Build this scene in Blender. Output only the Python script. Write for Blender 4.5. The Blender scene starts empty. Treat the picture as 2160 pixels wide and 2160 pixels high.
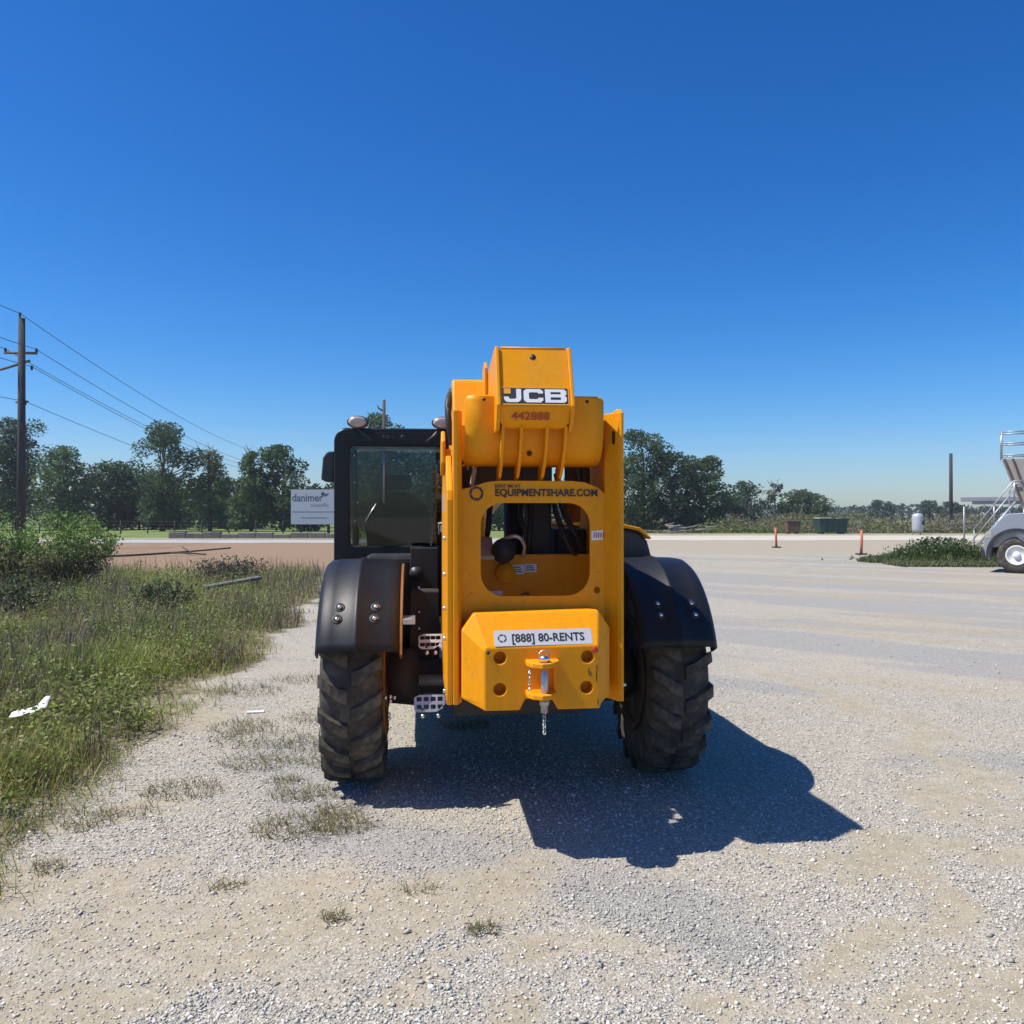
import bpy, bmesh, math, random
import numpy as np
from mathutils import Vector, Matrix, Euler

random.seed(7)
RNG = np.random.default_rng(7)
PI = math.pi
SC = bpy.context.scene
COL = SC.collection

# ------------------------------------------------------------------ camera
cd = bpy.data.cameras.new('camera')
cam = bpy.data.objects.new('camera', cd)
COL.objects.link(cam)
cam.location = (0, 0, 1.7)
cam.rotation_euler = (math.radians(90.255), 0, 0)
cd.sensor_width = 36.0
cd.lens = 30.0
cd.clip_start = 0.05
cd.clip_end = 5000
SC.camera = cam

# ------------------------------------------------------------------ sky and sun
SUN_DIR = Vector((-0.60, -0.11, 1.0)).normalized()      # towards the sun
world = bpy.data.worlds.new('World')
SC.world = world
world.use_nodes = True
wn = world.node_tree.nodes
wl = world.node_tree.links
wn.clear()
wo = wn.new('ShaderNodeOutputWorld')
bg = wn.new('ShaderNodeBackground')
sky = wn.new('ShaderNodeTexSky')
sky.sky_type = 'NISHITA'
sky.sun_disc = False
sky.sun_elevation = math.asin(SUN_DIR.z)
sky.sun_rotation = math.atan2(SUN_DIR.x, SUN_DIR.y)
sky.altitude = 30
sky.air_density = 1.0
sky.dust_density = 0.5
sky.ozone_density = 1.6
bg.inputs['Strength'].default_value = 0.070
hs = wn.new('ShaderNodeHueSaturation')
hs.inputs['Saturation'].default_value = 1.36
tint = wn.new('ShaderNodeMix')
tint.data_type = 'RGBA'
tint.blend_type = 'MULTIPLY'
tint.inputs[0].default_value = 1.0
tint.inputs[7].default_value = (0.61, 0.99, 1.26, 1)
wl.new(sky.outputs[0], hs.inputs['Color'])
wl.new(hs.outputs[0], tint.inputs[6])
gam = wn.new('ShaderNodeGamma')
gam.inputs[1].default_value = 1.15
wl.new(tint.outputs[2], gam.inputs[0])
sepc = wn.new('ShaderNodeSeparateColor')
comc = wn.new('ShaderNodeCombineColor')
wl.new(gam.outputs[0], sepc.inputs[0])
for ci, (pw, ml) in enumerate(((1.40, 0.76), (1.0, 0.93), (1.0, 1.0))):
    p = wn.new('ShaderNodeMath')
    p.operation = 'POWER'
    p.inputs[1].default_value = pw
    q = wn.new('ShaderNodeMath')
    q.operation = 'MULTIPLY'
    q.inputs[1].default_value = ml
    wl.new(sepc.outputs[ci], p.inputs[0])
    wl.new(p.outputs[0], q.inputs[0])
    wl.new(q.outputs[0], comc.inputs[ci])
wl.new(comc.outputs[0], bg.inputs['Color'])
wl.new(bg.outputs[0], wo.inputs['Surface'])

sd = bpy.data.lights.new('sun', 'SUN')
sd.energy = 5.0
sd.angle = math.radians(0.53)
sd.color = (1.0, 0.95, 0.87)
sun = bpy.data.objects.new('sun', sd)
COL.objects.link(sun)
sun.location = SUN_DIR * 60
sun.rotation_euler = SUN_DIR.to_track_quat('Z', 'Y').to_euler()

SC.view_settings.view_transform = 'Standard'
SC.view_settings.look = 'None'
SC.view_settings.gamma = 1.0
SC.view_settings.exposure = 0.30
SC.view_settings.use_curve_mapping = False
SC.cycles.max_bounces = 8
SC.cycles.transparent_max_bounces = 16

# ------------------------------------------------------------------ helpers: materials
MATS = {}


def new_mat(name):
    m = bpy.data.materials.new(name)
    m.use_nodes = True
    nt = m.node_tree
    b = nt.nodes['Principled BSDF']
    MATS[name] = m
    return m, nt, b


def node(nt, t, **kw):
    n = nt.nodes.new(t)
    for k, v in kw.items():
        setattr(n, k, v)
    return n


def mixc(nt, fac, a, b, mode='MIX'):
    n = nt.nodes.new('ShaderNodeMix')
    n.data_type = 'RGBA'
    n.blend_type = mode
    n.clamp_factor = True
    for s, v in (('Factor', fac),):
        if hasattr(v, 'is_output'):
            nt.links.new(v, n.inputs[0])
        else:
            n.inputs[0].default_value = v
    for i, v in ((6, a), (7, b)):
        if hasattr(v, 'is_output'):
            nt.links.new(v, n.inputs[i])
        else:
            n.inputs[i].default_value = (*v, 1) if len(v) == 3 else v
    return n.outputs[2]


def mathn(nt, op, a, b=None, c=None):
    n = nt.nodes.new('ShaderNodeMath')
    n.operation = op
    for i, v in enumerate((a, b, c)):
        if v is None:
            continue
        if hasattr(v, 'is_output'):
            nt.links.new(v, n.inputs[i])
        else:
            n.inputs[i].default_value = v
    return n.outputs[0]


def smooth(nt, v, a, b):
    n = nt.nodes.new('ShaderNodeMapRange')
    n.interpolation_type = 'SMOOTHSTEP'
    nt.links.new(v, n.inputs[0])
    n.inputs[1].default_value = a
    n.inputs[2].default_value = b
    return n.outputs[0]


def noise(nt, scale, detail=4, rough=0.6, vec=None):
    n = nt.nodes.new('ShaderNodeTexNoise')
    n.inputs['Scale'].default_value = scale
    n.inputs['Detail'].default_value = detail
    n.inputs['Roughness'].default_value = rough
    if vec is not None:
        nt.links.new(vec, n.inputs['Vector'])
    return n


def objco(nt):
    return nt.nodes.new('ShaderNodeTexCoord').outputs['Object']


def simple(name, col, rough=0.5, metal=0.0, dirt=0.0, dirtcol=(0.35, 0.28, 0.2), scale=6.0, coat=0.0, bump=0.0, spec=0.5, bscale=120):
    m, nt, b = new_mat(name)
    b.inputs['Roughness'].default_value = rough
    b.inputs['Metallic'].default_value = metal
    b.inputs['Coat Weight'].default_value = coat
    b.inputs['Specular IOR Level'].default_value = spec
    co = objco(nt)
    n1 = noise(nt, scale, 6, 0.65, co)
    n2 = noise(nt, scale * 7, 4, 0.6, co)
    v = mixc(nt, n2.outputs[0], tuple(c * 0.86 for c in col), tuple(min(1, c * 1.1) for c in col))
    if dirt > 0:
        f = smooth(nt, n1.outputs[0], 0.42, 0.75)
        f2 = mathn(nt, 'MULTIPLY', f, dirt)
        v = mixc(nt, f2, v, dirtcol)
        r = mathn(nt, 'MULTIPLY_ADD', f, 0.35 * min(1, dirt * 2), rough)
        nt.links.new(r, b.inputs['Roughness'])
    nt.links.new(v, b.inputs['Base Color'])
    if bump > 0:
        bp = nt.nodes.new('ShaderNodeBump')
        bp.inputs['Strength'].default_value = bump
        bp.inputs['Distance'].default_value = 0.004
        n3 = noise(nt, bscale, 3, 0.6, co)
        nt.links.new(n3.outputs[0], bp.inputs['Height'])
        nt.links.new(bp.outputs[0], b.inputs['Normal'])
    return m


YEL = simple('yellow_paint', (0.84, 0.32, 0.003), 0.42, 0, 0.22, (0.46, 0.23, 0.05), 3.5, 0.0, 0.03, 0.22, 300)


def wear(m):
    nt = m.node_tree
    b = nt.nodes['Principled BSDF']
    src = b.inputs['Base Color'].links[0].from_socket
    co = objco(nt)
    mp = node(nt, 'ShaderNodeMapping')
    mp.inputs['Scale'].default_value = (9, 9, 1.1)
    nt.links.new(co, mp.inputs['Vector'])
    streak = smooth(nt, noise(nt, 3.0, 5, 0.7, mp.outputs[0]).outputs[0], 0.52, 0.78)
    mp2 = node(nt, 'ShaderNodeMapping')
    mp2.inputs['Scale'].default_value = (5, 5, 60)
    mp2.inputs['Rotation'].default_value = (0.3, 0.5, 0.2)
    nt.links.new(co, mp2.inputs['Vector'])
    scr = smooth(nt, noise(nt, 1.6, 3, 0.6, mp2.outputs[0]).outputs[0], 0.70, 0.76)
    chip = smooth(nt, noise(nt, 38.0, 3, 0.6, co).outputs[0], 0.70, 0.74)
    c = mixc(nt, mathn(nt, 'MULTIPLY', streak, 0.30), src, (0.36, 0.20, 0.05))
    c = mixc(nt, mathn(nt, 'MULTIPLY', scr, 0.35), c, (0.50, 0.33, 0.14))
    c = mixc(nt, mathn(nt, 'MULTIPLY', chip, 0.6), c, (0.12, 0.07, 0.03))
    nt.links.new(c, b.inputs['Base Color'])


wear(YEL)
YEL_OLD = simple('worn_yellow_paint', (0.42, 0.16, 0.008), 0.55, 0, 0.7, (0.10, 0.06, 0.03), 7, 0.0, 0.1)
SKIRT = simple('shade_darkened_yellow', (0.26, 0.10, 0.008), 0.6, 0, 0.6, (0.10, 0.055, 0.02), 6)  # skirt yellow darkened: the shade under the fender is put into the colour
BLK = simple('black_plastic', (0.030, 0.031, 0.034), 0.42, 0, 0.25, (0.10, 0.095, 0.09), 5, 0, 0.06, 0.5, 400)
FEN = simple('fender_plastic', (0.012, 0.013, 0.016), 0.45, 0, 0.12, (0.035, 0.034, 0.034), 4, 0, 0.1, 0.32, 500)
CABM = simple('black_cab_paint', (0.009, 0.010, 0.012), 0.35, 0, 0.12, (0.035, 0.034, 0.033), 4, 0.0, 0, 0.35)
RUB = simple('tyre_rubber', (0.058, 0.052, 0.045), 0.88, 0, 0.9, (0.165, 0.145, 0.11), 9, 0, 0.3, 0.3)
DARK = simple('dark_chassis', (0.035, 0.028, 0.022), 0.6, 0, 0.5, (0.10, 0.07, 0.045), 8, 0, 0.1)
STEEL = simple('zinc_steel', (0.55, 0.54, 0.52), 0.4, 0.85, 0.3, (0.3, 0.25, 0.2), 20)
CHROME = simple('bright_steel', (0.75, 0.75, 0.74), 0.22, 1.0, 0.1, (0.3, 0.25, 0.2), 30)
HOSE = simple('hose_rubber', (0.022, 0.022, 0.023), 0.5, 0, 0.2, (0.1, 0.09, 0.08), 20)
WHT = simple('white_decal', (0.78, 0.78, 0.77), 0.4, 0, 0.15, (0.5, 0.45, 0.4), 12)
STICK = simple('silver_sticker', (0.56, 0.55, 0.56), 0.4, 0.2, 0.15, (0.45, 0.42, 0.40), 9)
INK = simple('black_ink', (0.025, 0.025, 0.025), 0.45)
DECB = simple('dark_decal', (0.05, 0.045, 0.04), 0.4)
RED = simple('red_ink', (0.42, 0.05, 0.02), 0.5)
ORG = simple('orange_square', (0.80, 0.35, 0.03), 0.5)
LENS = simple('lamp_lens', (0.50, 0.42, 0.40), 0.18, 0.2, 0.1, coat=0.5)
SEAT = simple('seat_fabric', (0.025, 0.025, 0.028), 0.85)
REDLENS = simple('red_reflector', (0.45, 0.02, 0.015), 0.25, coat=0.5)
TAN_STEEL = simple('dusty_plate', (0.55, 0.45, 0.33), 0.6, 0, 0.3)

WOOD = simple('weathered_pole_wood', (0.050, 0.052, 0.054), 0.85, 0, 0.4, (0.10, 0.095, 0.09), 3, 0, 0.3, 0.3, 40)
GREYWOOD = simple('grey_board_wood', (0.13, 0.125, 0.11), 0.85, 0, 0.4, (0.2, 0.18, 0.15), 8)
BARK = simple('tree_bark', (0.075, 0.06, 0.045), 0.9, 0, 0.5, (0.12, 0.10, 0.08), 2, 0, 0.3)
BARKPALE = simple('pale_dead_wood', (0.22, 0.20, 0.18), 0.85, 0, 0.4, (0.12, 0.10, 0.09), 4)
WIRE = simple('cable', (0.03, 0.03, 0.032), 0.5)
SIGNM = simple('faded_sign_face', (0.50, 0.52, 0.56), 0.5, 0, 0.15, (0.40, 0.40, 0.40), 1.2)
SIGNINK = simple('sign_ink', (0.07, 0.09, 0.12), 0.5)
SIGNLINE = simple('sign_pale_ink', (0.24, 0.26, 0.30), 0.5)
LEAFINK = simple('sign_leaf_ink', (0.035, 0.09, 0.10), 0.5)
CONC = simple('pale_concrete', (0.40, 0.385, 0.355), 0.85, 0, 0.5, (0.30, 0.27, 0.23), 0.5, 0, 0.1)
BARR = simple('weathered_barrier', (0.21, 0.185, 0.155), 0.9, 0, 0.8, (0.11, 0.10, 0.075), 0.9)
GREEN = simple('green_bin_paint', (0.020, 0.055, 0.045), 0.5, 0, 0.3, (0.07, 0.06, 0.05), 2)
RUST = simple('rusty_metal', (0.14, 0.075, 0.05), 0.8, 0, 0.5, (0.08, 0.05, 0.04), 3)
ORANGE = simple('faded_orange_plastic', (0.52, 0.15, 0.06), 0.6, 0, 0.3, (0.45, 0.25, 0.15), 5)
SILVER = simple('silver_paint', (0.42, 0.44, 0.47), 0.28, 0.55, 0.12, (0.3, 0.27, 0.24), 1.5, 0.5)
TANKM = simple('tank_paint', (0.45, 0.48, 0.50), 0.45, 0.2, 0.2, (0.3, 0.28, 0.25), 1.5)
GALV = simple('galvanised_steel', (0.36, 0.37, 0.385), 0.45, 0.5, 0.25, (0.35, 0.32, 0.29), 4)
CHUTE = simple('chute_panel', (0.36, 0.35, 0.31), 0.6, 0.1, 0.4, (0.25, 0.22, 0.18), 2)
LITTER = simple('white_plastic_litter', (0.75, 0.75, 0.74), 0.45)
STRAW = simple('pale_debris', (0.62, 0.56, 0.44), 0.8)


def glass_mat(name, tint, refl=0.08):
    m, nt, b = new_mat(name)
    nt.nodes.remove(b)
    out = nt.nodes['Material Output']
    tr = node(nt, 'ShaderNodeBsdfTransparent')
    tr.inputs[0].default_value = (*tint, 1)
    gl = node(nt, 'ShaderNodeBsdfGlossy')
    gl.inputs['Roughness'].default_value = 0.03
    fr = node(nt, 'ShaderNodeFresnel')
    fr.inputs[0].default_value = 1.5
    mx = node(nt, 'ShaderNodeMixShader')
    f = mathn(nt, 'ADD', fr.outputs[0], refl)
    nt.links.new(f, mx.inputs[0])
    nt.links.new(tr.outputs[0], mx.inputs[1])
    nt.links.new(gl.outputs[0], mx.inputs[2])
    nt.links.new(mx.outputs[0], out.inputs['Surface'])
    return m


GLASS = glass_mat('tinted_cab_glass', (0.64, 0.67, 0.67), 0.0)


def leaf_mat(name, trans=0.35, rough=0.55):
    m, nt, b = new_mat(name)
    out = nt.nodes['Material Output']
    at = node(nt, 'ShaderNodeAttribute', attribute_name='Col')
    b.inputs['Roughness'].default_value = rough
    b.inputs['Specular IOR Level'].default_value = 0.3
    nt.links.new(at.outputs['Color'], b.inputs['Base Color'])
    t = node(nt, 'ShaderNodeBsdfTranslucent')
    nt.links.new(at.outputs['Color'], t.inputs['Color'])
    mx = node(nt, 'ShaderNodeMixShader')
    mx.inputs[0].default_value = trans
    nt.links.new(b.outputs[0], mx.inputs[1])
    nt.links.new(t.outputs[0], mx.inputs[2])
    nt.links.new(mx.outputs[0], out.inputs['Surface'])
    return m


LEAF = leaf_mat('foliage_leaf', 0.42)
BLADE = leaf_mat('grass_blade', 0.3)
DRY = leaf_mat('dry_stem', 0.15, 0.8)

mST, nt, b = new_mat('gravel_stone')
at = node(nt, 'ShaderNodeAttribute', attribute_name='Col')
nt.links.new(at.outputs['Color'], b.inputs['Base Color'])
b.inputs['Roughness'].default_value = 0.8
b.inputs['Specular IOR Level'].default_value = 0.3
STONE = mST

# ------------------------------------------------------------------ helpers: geometry


def tag(o, label=None, cat=None, group=None, kind=None):
    if label:
        o['label'] = label
    if cat:
        o['category'] = cat
    if group:
        o['group'] = group
    if kind:
        o['kind'] = kind
    return o


def empty(name, loc=(0, 0, 0), rz=0.0, label=None, cat=None, group=None):
    o = bpy.data.objects.new(name, None)
    o.empty_display_size = 0.2
    COL.objects.link(o)
    o.location = loc
    o.rotation_euler = (0, 0, rz)
    return tag(o, label, cat, group)


def link(name, me, mat=None, parent=None, loc=None, rot=None):
    o = bpy.data.objects.new(name, me)
    COL.objects.link(o)
    if mat is not None and len(me.materials) == 0:
        me.materials.append(mat)
    if parent is not None:
        o.parent = parent
    if loc is not None:
        o.location = loc
    if rot is not None:
        o.rotation_euler = rot
    return o


def finish(bm, name, mat, parent=None, smooth_=False, bevel=0.0, seg=2, loc=None, rot=None):
    bmesh.ops.recalc_face_normals(bm, faces=bm.faces)
    me = bpy.data.meshes.new(name)
    bm.to_mesh(me)
    bm.free()
    if smooth_:
        me.polygons.foreach_set('use_smooth', [True] * len(me.polygons))
    o = link(name, me, mat, parent, loc, rot)
    if bevel > 0:
        md = o.modifiers.new('bevel', 'BEVEL')
        md.width = bevel
        md.segments = seg
        md.limit_method = 'ANGLE'
        md.angle_limit = math.radians(35)
    return o


def add_box(bm, x0, x1, y0, y1, z0, z1, mtx=None):
    vs = [bm.verts.new((x, y, z)) for x in (x0, x1) for y in (y0, y1) for z in (z0, z1)]
    for f in ((0, 1, 3, 2), (4, 6, 7, 5), (0, 4, 5, 1), (2, 3, 7, 6), (0, 2, 6, 4), (1, 5, 7, 3)):
        bm.faces.new([vs[i] for i in f])
    if mtx is not None:
        bmesh.ops.transform(bm, matrix=mtx, verts=vs)
    return vs


def box(name, x0, x1, y0, y1, z0, z1, mat, parent=None, bevel=0.006, **kw):
    bm = bmesh.new()
    add_box(bm, x0, x1, y0, y1, z0, z1)
    return finish(bm, name, mat, parent, bevel=bevel, **kw)


def add_prism(bm, pts, a0, a1, axis='x'):
    """polygon pts in the plane across axis, extruded from a0 to a1"""
    def mk(p, a):
        if axis == 'x':
            return (a, p[0], p[1])
        if axis == 'y':
            return (p[0], a, p[1])
        return (p[0], p[1], a)
    A = [bm.verts.new(mk(p, a0)) for p in pts]
    B = [bm.verts.new(mk(p, a1)) for p in pts]
    n = len(pts)
    bm.faces.new(A)
    bm.faces.new(B[::-1])
    for i in range(n):
        bm.faces.new((A[i], A[(i + 1) % n], B[(i + 1) % n], B[i]))


def prism(name, pts, a0, a1, axis, mat, parent=None, bevel=0.006, **kw):
    bm = bmesh.new()
    add_prism(bm, pts, a0, a1, axis)
    return finish(bm, name, mat, parent, bevel=bevel, **kw)


def frame_for(d):
    d = Vector(d).normalized()
    up = Vector((0, 0, 1)) if abs(d.z) < 0.9 else Vector((1, 0, 0))
    u = d.cross(up).normalized()
    v = u.cross(d).normalized()
    return u, v


def add_tube(bm, pts, radii, n=8, caps=True):
    pts = [Vector(p) for p in pts]
    if not hasattr(radii, '__len__'):
        radii = [radii] * len(pts)
    rings = []
    for i, p in enumerate(pts):
        d = pts[min(i + 1, len(pts) - 1)] - pts[max(i - 1, 0)]
        if d.length < 1e-6:
            d = Vector((0, 0, 1))
        u, v = frame_for(d)
        rings.append([bm.verts.new(p + (u * math.cos(2 * PI * k / n) + v * math.sin(2 * PI * k / n)) * radii[i]) for k in range(n)])
    for a, b_ in zip(rings, rings[1:]):
        for k in range(n):
            bm.faces.new((a[k], a[(k + 1) % n], b_[(k + 1) % n], b_[k]))
    if caps:
        bm.faces.new(rings[0][::-1])
        bm.faces.new(rings[-1])


def tube(name, pts, r, mat, parent=None, n=8, **kw):
    bm = bmesh.new()
    add_tube(bm, pts, r, n)
    return finish(bm, name, mat, parent, smooth_=True, **kw)


def curve_pts(pts, k=6):
    """Catmull-Rom through pts"""
    P = [Vector(p) for p in pts]
    P = [P[0] * 2 - P[1]] + P + [P[-1] * 2 - P[-2]]
    out = []
    for i in range(1, len(P) - 2):
        for j in range(k):
            t = j / k
            a, b_, c, d = P[i - 1], P[i], P[i + 1], P[i + 2]
            out.append(0.5 * ((2 * b_) + (c - a) * t + (2 * a - 5 * b_ + 4 * c - d) * t * t + (3 * b_ - a - 3 * c + d) * t ** 3))
    out.append(P[-2])
    return out


def add_lathe(bm, prof, n=32, axis='x', c=(0, 0, 0)):
    rings = []
    for (a, r) in prof:
        ring = []
        for k in range(n):
            t = 2 * PI * k / n
            if axis == 'x':
                p = (c[0] + a, c[1] + r * math.cos(t), c[2] + r * math.sin(t))
            elif axis == 'y':
                p = (c[0] + r * math.cos(t), c[1] + a, c[2] + r * math.sin(t))
            else:
                p = (c[0] + r * math.cos(t), c[1] + r * math.sin(t), c[2] + a)
            ring.append(bm.verts.new(p))
        rings.append(ring)
    for a, b_ in zip(rings, rings[1:]):
        for k in range(n):
            bm.faces.new((a[k], a[(k + 1) % n], b_[(k + 1) % n], b_[k]))
    bm.faces.new(rings[0][::-1])
    bm.faces.new(rings[-1])


def lathe(name, prof, mat, parent=None, n=32, axis='x', c=(0, 0, 0), smooth_=True, **kw):
    bm = bmesh.new()
    add_lathe(bm, prof, n, axis, c)
    o = finish(bm, name, mat, parent, smooth_=smooth_, **kw)
    return o


def rrect(x0, x1, z0, z1, r, k=6):
    rs = r if hasattr(r, '__len__') else (r, r, r, r)     # bl, br, tr, tl
    out = []
    for (cx, cz, a0, rr) in ((x0 + rs[0], z0 + rs[0], 180, rs[0]), (x1 - rs[1], z0 + rs[1], 270, rs[1]),
                             (x1 - rs[2], z1 - rs[2], 0, rs[2]), (x0 + rs[3], z1 - rs[3], 90, rs[3])):
        for j in range(k + 1):
            t = math.radians(a0 + 90 * j / k)
            out.append((cx + rr * math.cos(t), cz + rr * math.sin(t)))
    return out


def circ(cx, cz, r, k=20):
    return [(cx + r * math.cos(2 * PI * j / k), cz + r * math.sin(2 * PI * j / k)) for j in range(k)]


def plate(name, outlines, th, mtx, mat, parent=None, bev=0.0):
    """flat plate with holes: outlines[0] outer, others holes; drawn in x,z of a rear-facing plane, thickness along y"""
    cu = bpy.data.curves.new(name, 'CURVE')
    cu.dimensions = '2D'
    cu.fill_mode = 'BOTH'
    cu.extrude = th / 2
    cu.bevel_depth = bev
    cu.bevel_resolution = 1
    for ol in outlines:
        sp = cu.splines.new('POLY')
        sp.points.add(len(ol) - 1)
        for p, q in zip(sp.points, ol):
            p.co = (q[0], q[1], 0, 1)
        sp.use_cyclic_u = True
    tmp = bpy.data.objects.new('tmp', cu)
    me = bpy.data.meshes.new_from_object(tmp)
    bpy.data.objects.remove(tmp)
    bpy.data.curves.remove(cu)
    me.transform(mtx @ Matrix.Rotation(PI / 2, 4, 'X'))
    me.name = name
    me.materials.clear()
    return link(name, me, mat, parent)


def text(name, body, size, mtx, mat, parent, bold=0.0, sx=1.0, align='LEFT', th=0.0006, spacing=1.0):
    cu = bpy.data.curves.new(name, 'FONT')
    cu.body = body
    cu.size = size
    cu.offset = bold
    cu.extrude = th
    cu.align_x = align
    cu.space_character = spacing
    cu.resolution_u = 3
    tmp = bpy.data.objects.new('tmp', cu)
    me = bpy.data.meshes.new_from_object(tmp)
    bpy.data.objects.remove(tmp)
    bpy.data.curves.remove(cu)
    me.transform(mtx @ Matrix.Rotation(PI / 2, 4, 'X') @ Matrix.Diagonal((sx, 1, 1, 1)))
    me.name = name
    me.materials.clear()
    return link(name, me, mat, parent)


T = Matrix.Translation


def RX(a):
    return Matrix.Rotation(math.radians(a), 4, 'X')


def np_mesh(name, V, F, mat, cols=None, smooth_=False):
    """V (n,3) float, F (m,3) int triangles"""
    me = bpy.data.meshes.new(name)
    n, m = len(V), len(F)
    me.vertices.add(n)
    me.vertices.foreach_set('co', np.ascontiguousarray(V, dtype=np.float32).ravel())
    k = F.shape[1]
    me.loops.add(m * k)
    me.loops.foreach_set('vertex_index', np.ascontiguousarray(F, dtype=np.int32).ravel())
    me.polygons.add(m)
    me.polygons.foreach_set('loop_start', np.arange(0, m * k, k, dtype=np.int32))
    if smooth_:
        me.polygons.foreach_set('use_smooth', np.ones(m, dtype=bool))
    me.update(calc_edges=True)
    if cols is not None:
        ca = me.color_attributes.new('Col', 'FLOAT_COLOR', 'POINT')
        c4 = np.ones((n, 4), dtype=np.float32)
        c4[:, :3] = cols
        ca.data.foreach_set('color', c4.ravel())
    me.materials.append(mat)
    return me


def _hash(ix, iy, seed):
    h = (ix.astype(np.int64) * 374761393 + iy.astype(np.int64) * 668265263 + seed * 1274126177) & 0x7fffffff
    h = ((h ^ (h >> 13)) * 1103515245 + 12345) & 0x7fffffff
    h = (h ^ (h >> 16)) & 0xffff
    return h / 65535.0


def vnoise(x, y, seed=0):
    ix, iy = np.floor(x), np.floor(y)
    fx, fy = x - ix, y - iy
    fx = fx * fx * (3 - 2 * fx)
    fy = fy * fy * (3 - 2 * fy)
    a = _hash(ix, iy, seed)
    b_ = _hash(ix + 1, iy, seed)
    c = _hash(ix, iy + 1, seed)
    d = _hash(ix + 1, iy + 1, seed)
    return (a * (1 - fx) + b_ * fx) * (1 - fy) + (c * (1 - fx) + d * fx) * fy


def fbm(x, y, seed=0, o=4):
    s, a, t = 0, 1.0, 0
    for i in range(o):
        s = s + a * vnoise(x * 2 ** i, y * 2 ** i, seed + i * 17)
        t += a
        a *= 0.55
    return s / t


def sstep(v, a, b_):
    t = np.clip((v - a) / (b_ - a), 0, 1)
    return t * t * (3 - 2 * t)


# ------------------------------------------------------------------ ground
def edge_e(x, y):
    """positive on the gravel, negative among the weeds"""
    return x + 2.35 + 0.135 * (y - 5.0) + (fbm(x * 0.9, y * 0.9, 3, 3) - 0.5) * 1.3 * np.clip(y / 9, 0.5, 2.0)


def ground_z(x, y):
    near = np.clip(1 - np.hypot(x, y - 6) / 45, 0, 1)
    z = ((fbm(x * 0.7, y * 0.7, 11, 3) - 0.5) * 0.05 + (fbm(x * 4, y * 4, 12, 2) - 0.5) * 0.018) * near
    w = sstep(-edge_e(x, y), 0.0, 2.0) * near
    return z - 0.006 + w * 0.07


def strip(x, y, pts, width):
    """1 on a polyline of the given half width, fading out"""
    d = np.full(x.shape, 1e9)
    for (x0, y0, w0), (x1, y1, w1) in zip(pts, pts[1:]):
        dx, dy = x1 - x0, y1 - y0
        t = np.clip(((x - x0) * dx + (y - y0) * dy) / (dx * dx + dy * dy), 0, 1)
        q = np.hypot(x - x0 - t * dx, y - y0 - t * dy) / (w0 + (w1 - w0) * t)
        d = np.minimum(d, q)
    return 1 - sstep(d, 0.15, 1.35)


def dirt_mask(x, y):
    w = (fbm(x * 1.6, y * 1.6, 21, 4) - 0.5)
    w2 = (fbm(x * 1.9 + 40, y * 1.9, 24, 4) - 0.5)
    w3 = (fbm(x * 7, y * 7, 26, 3) - 0.5)
    xx, yy = x + w * 1.1 + w3 * 0.5, y + w2 * 0.9 + w3 * 0.5
    def ell(cx, cy, rx, ry, a=0.0):
        c, s = math.cos(a), math.sin(a)
        u = ((xx - cx) * c + (yy - cy) * s) / rx
        v = (-(xx - cx) * s + (yy - cy) * c) / ry
        return 1 - sstep(np.sqrt(u * u + v * v), 0.25, 1.35)
    m = np.zeros_like(x)
    for e in ((-0.95, 3.7, 1.3, 0.55, 0.30), (-2.4, 3.8, 1.3, 0.6, 0.1), (-0.25, 4.0, 0.4, 0.3, 0), (-1.5, 3.0, 1.2, 0.25, 0.2), (0.1, 3.2, 0.7, 0.18, 0.25),
              (-2.35, 4.95, 0.33, 0.22, 0), (1.35, 3.45, 0.55, 0.22, 0.9), (1.75, 3.75, 0.7, 0.24, 0.85),
              (2.05, 4.3, 0.8, 0.35, 0.3), (0.45, 2.8, 0.8, 0.12, 0.2), (1.2, 4.2, 0.5, 0.12, -0.2),
              (-3.2, 8.2, 0.5, 0.5, 0), (-2.75, 7.4, 0.5, 0.8, 0.2), (1.6, 2.9, 0.9, 0.25, 0.3)):
        m = np.maximum(m, ell(*e))
    m = np.maximum(m, 0.85 * strip(xx, yy, [(2.7, 9.3, .25), (3.35, 7.6, .3), (3.15, 6.4, .3), (2.55, 5.3, .35), (2.9, 4.6, .35), (3.6, 4.0, .5)], 1))
    m = np.maximum(m, 0.8 * strip(xx, yy, [(3.6, 9.0, .3), (5.2, 8.0, .45), (7.5, 7.0, .5)], 1))
    m = np.maximum(m, 0.55 * strip(xx, yy, [(4.5, 14.5, .6), (8, 12.5, .7), (14, 11, 1.0)], 1))
    # far tan yard and drive
    far = sstep(y + 0.25 * x + w * 6, 33, 46) * (x > 2)
    m = np.maximum(m, far * 0.92)
    m = np.maximum(m, 0.75 * strip(xx, yy, [(4, 31, 1.2), (11, 25, 1.6), (20, 19, 2.0)], 1))
    m = np.maximum(m, 0.35 * sstep(fbm(x * 0.35, y * 0.35, 31, 3), 0.52, 0.68))
    u, v = (x * 0.80 - y * 0.60), (x * 0.60 + y * 0.80)
    k = sstep(y + x * 0.3, 6.5, 10) * (x > 0)
    m = np.maximum(m, k * 0.8 * sstep(fbm(u * 0.16, v * 0.75, 35, 4), 0.55, 0.70))
    return np.clip(m, 0, 1)


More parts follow.
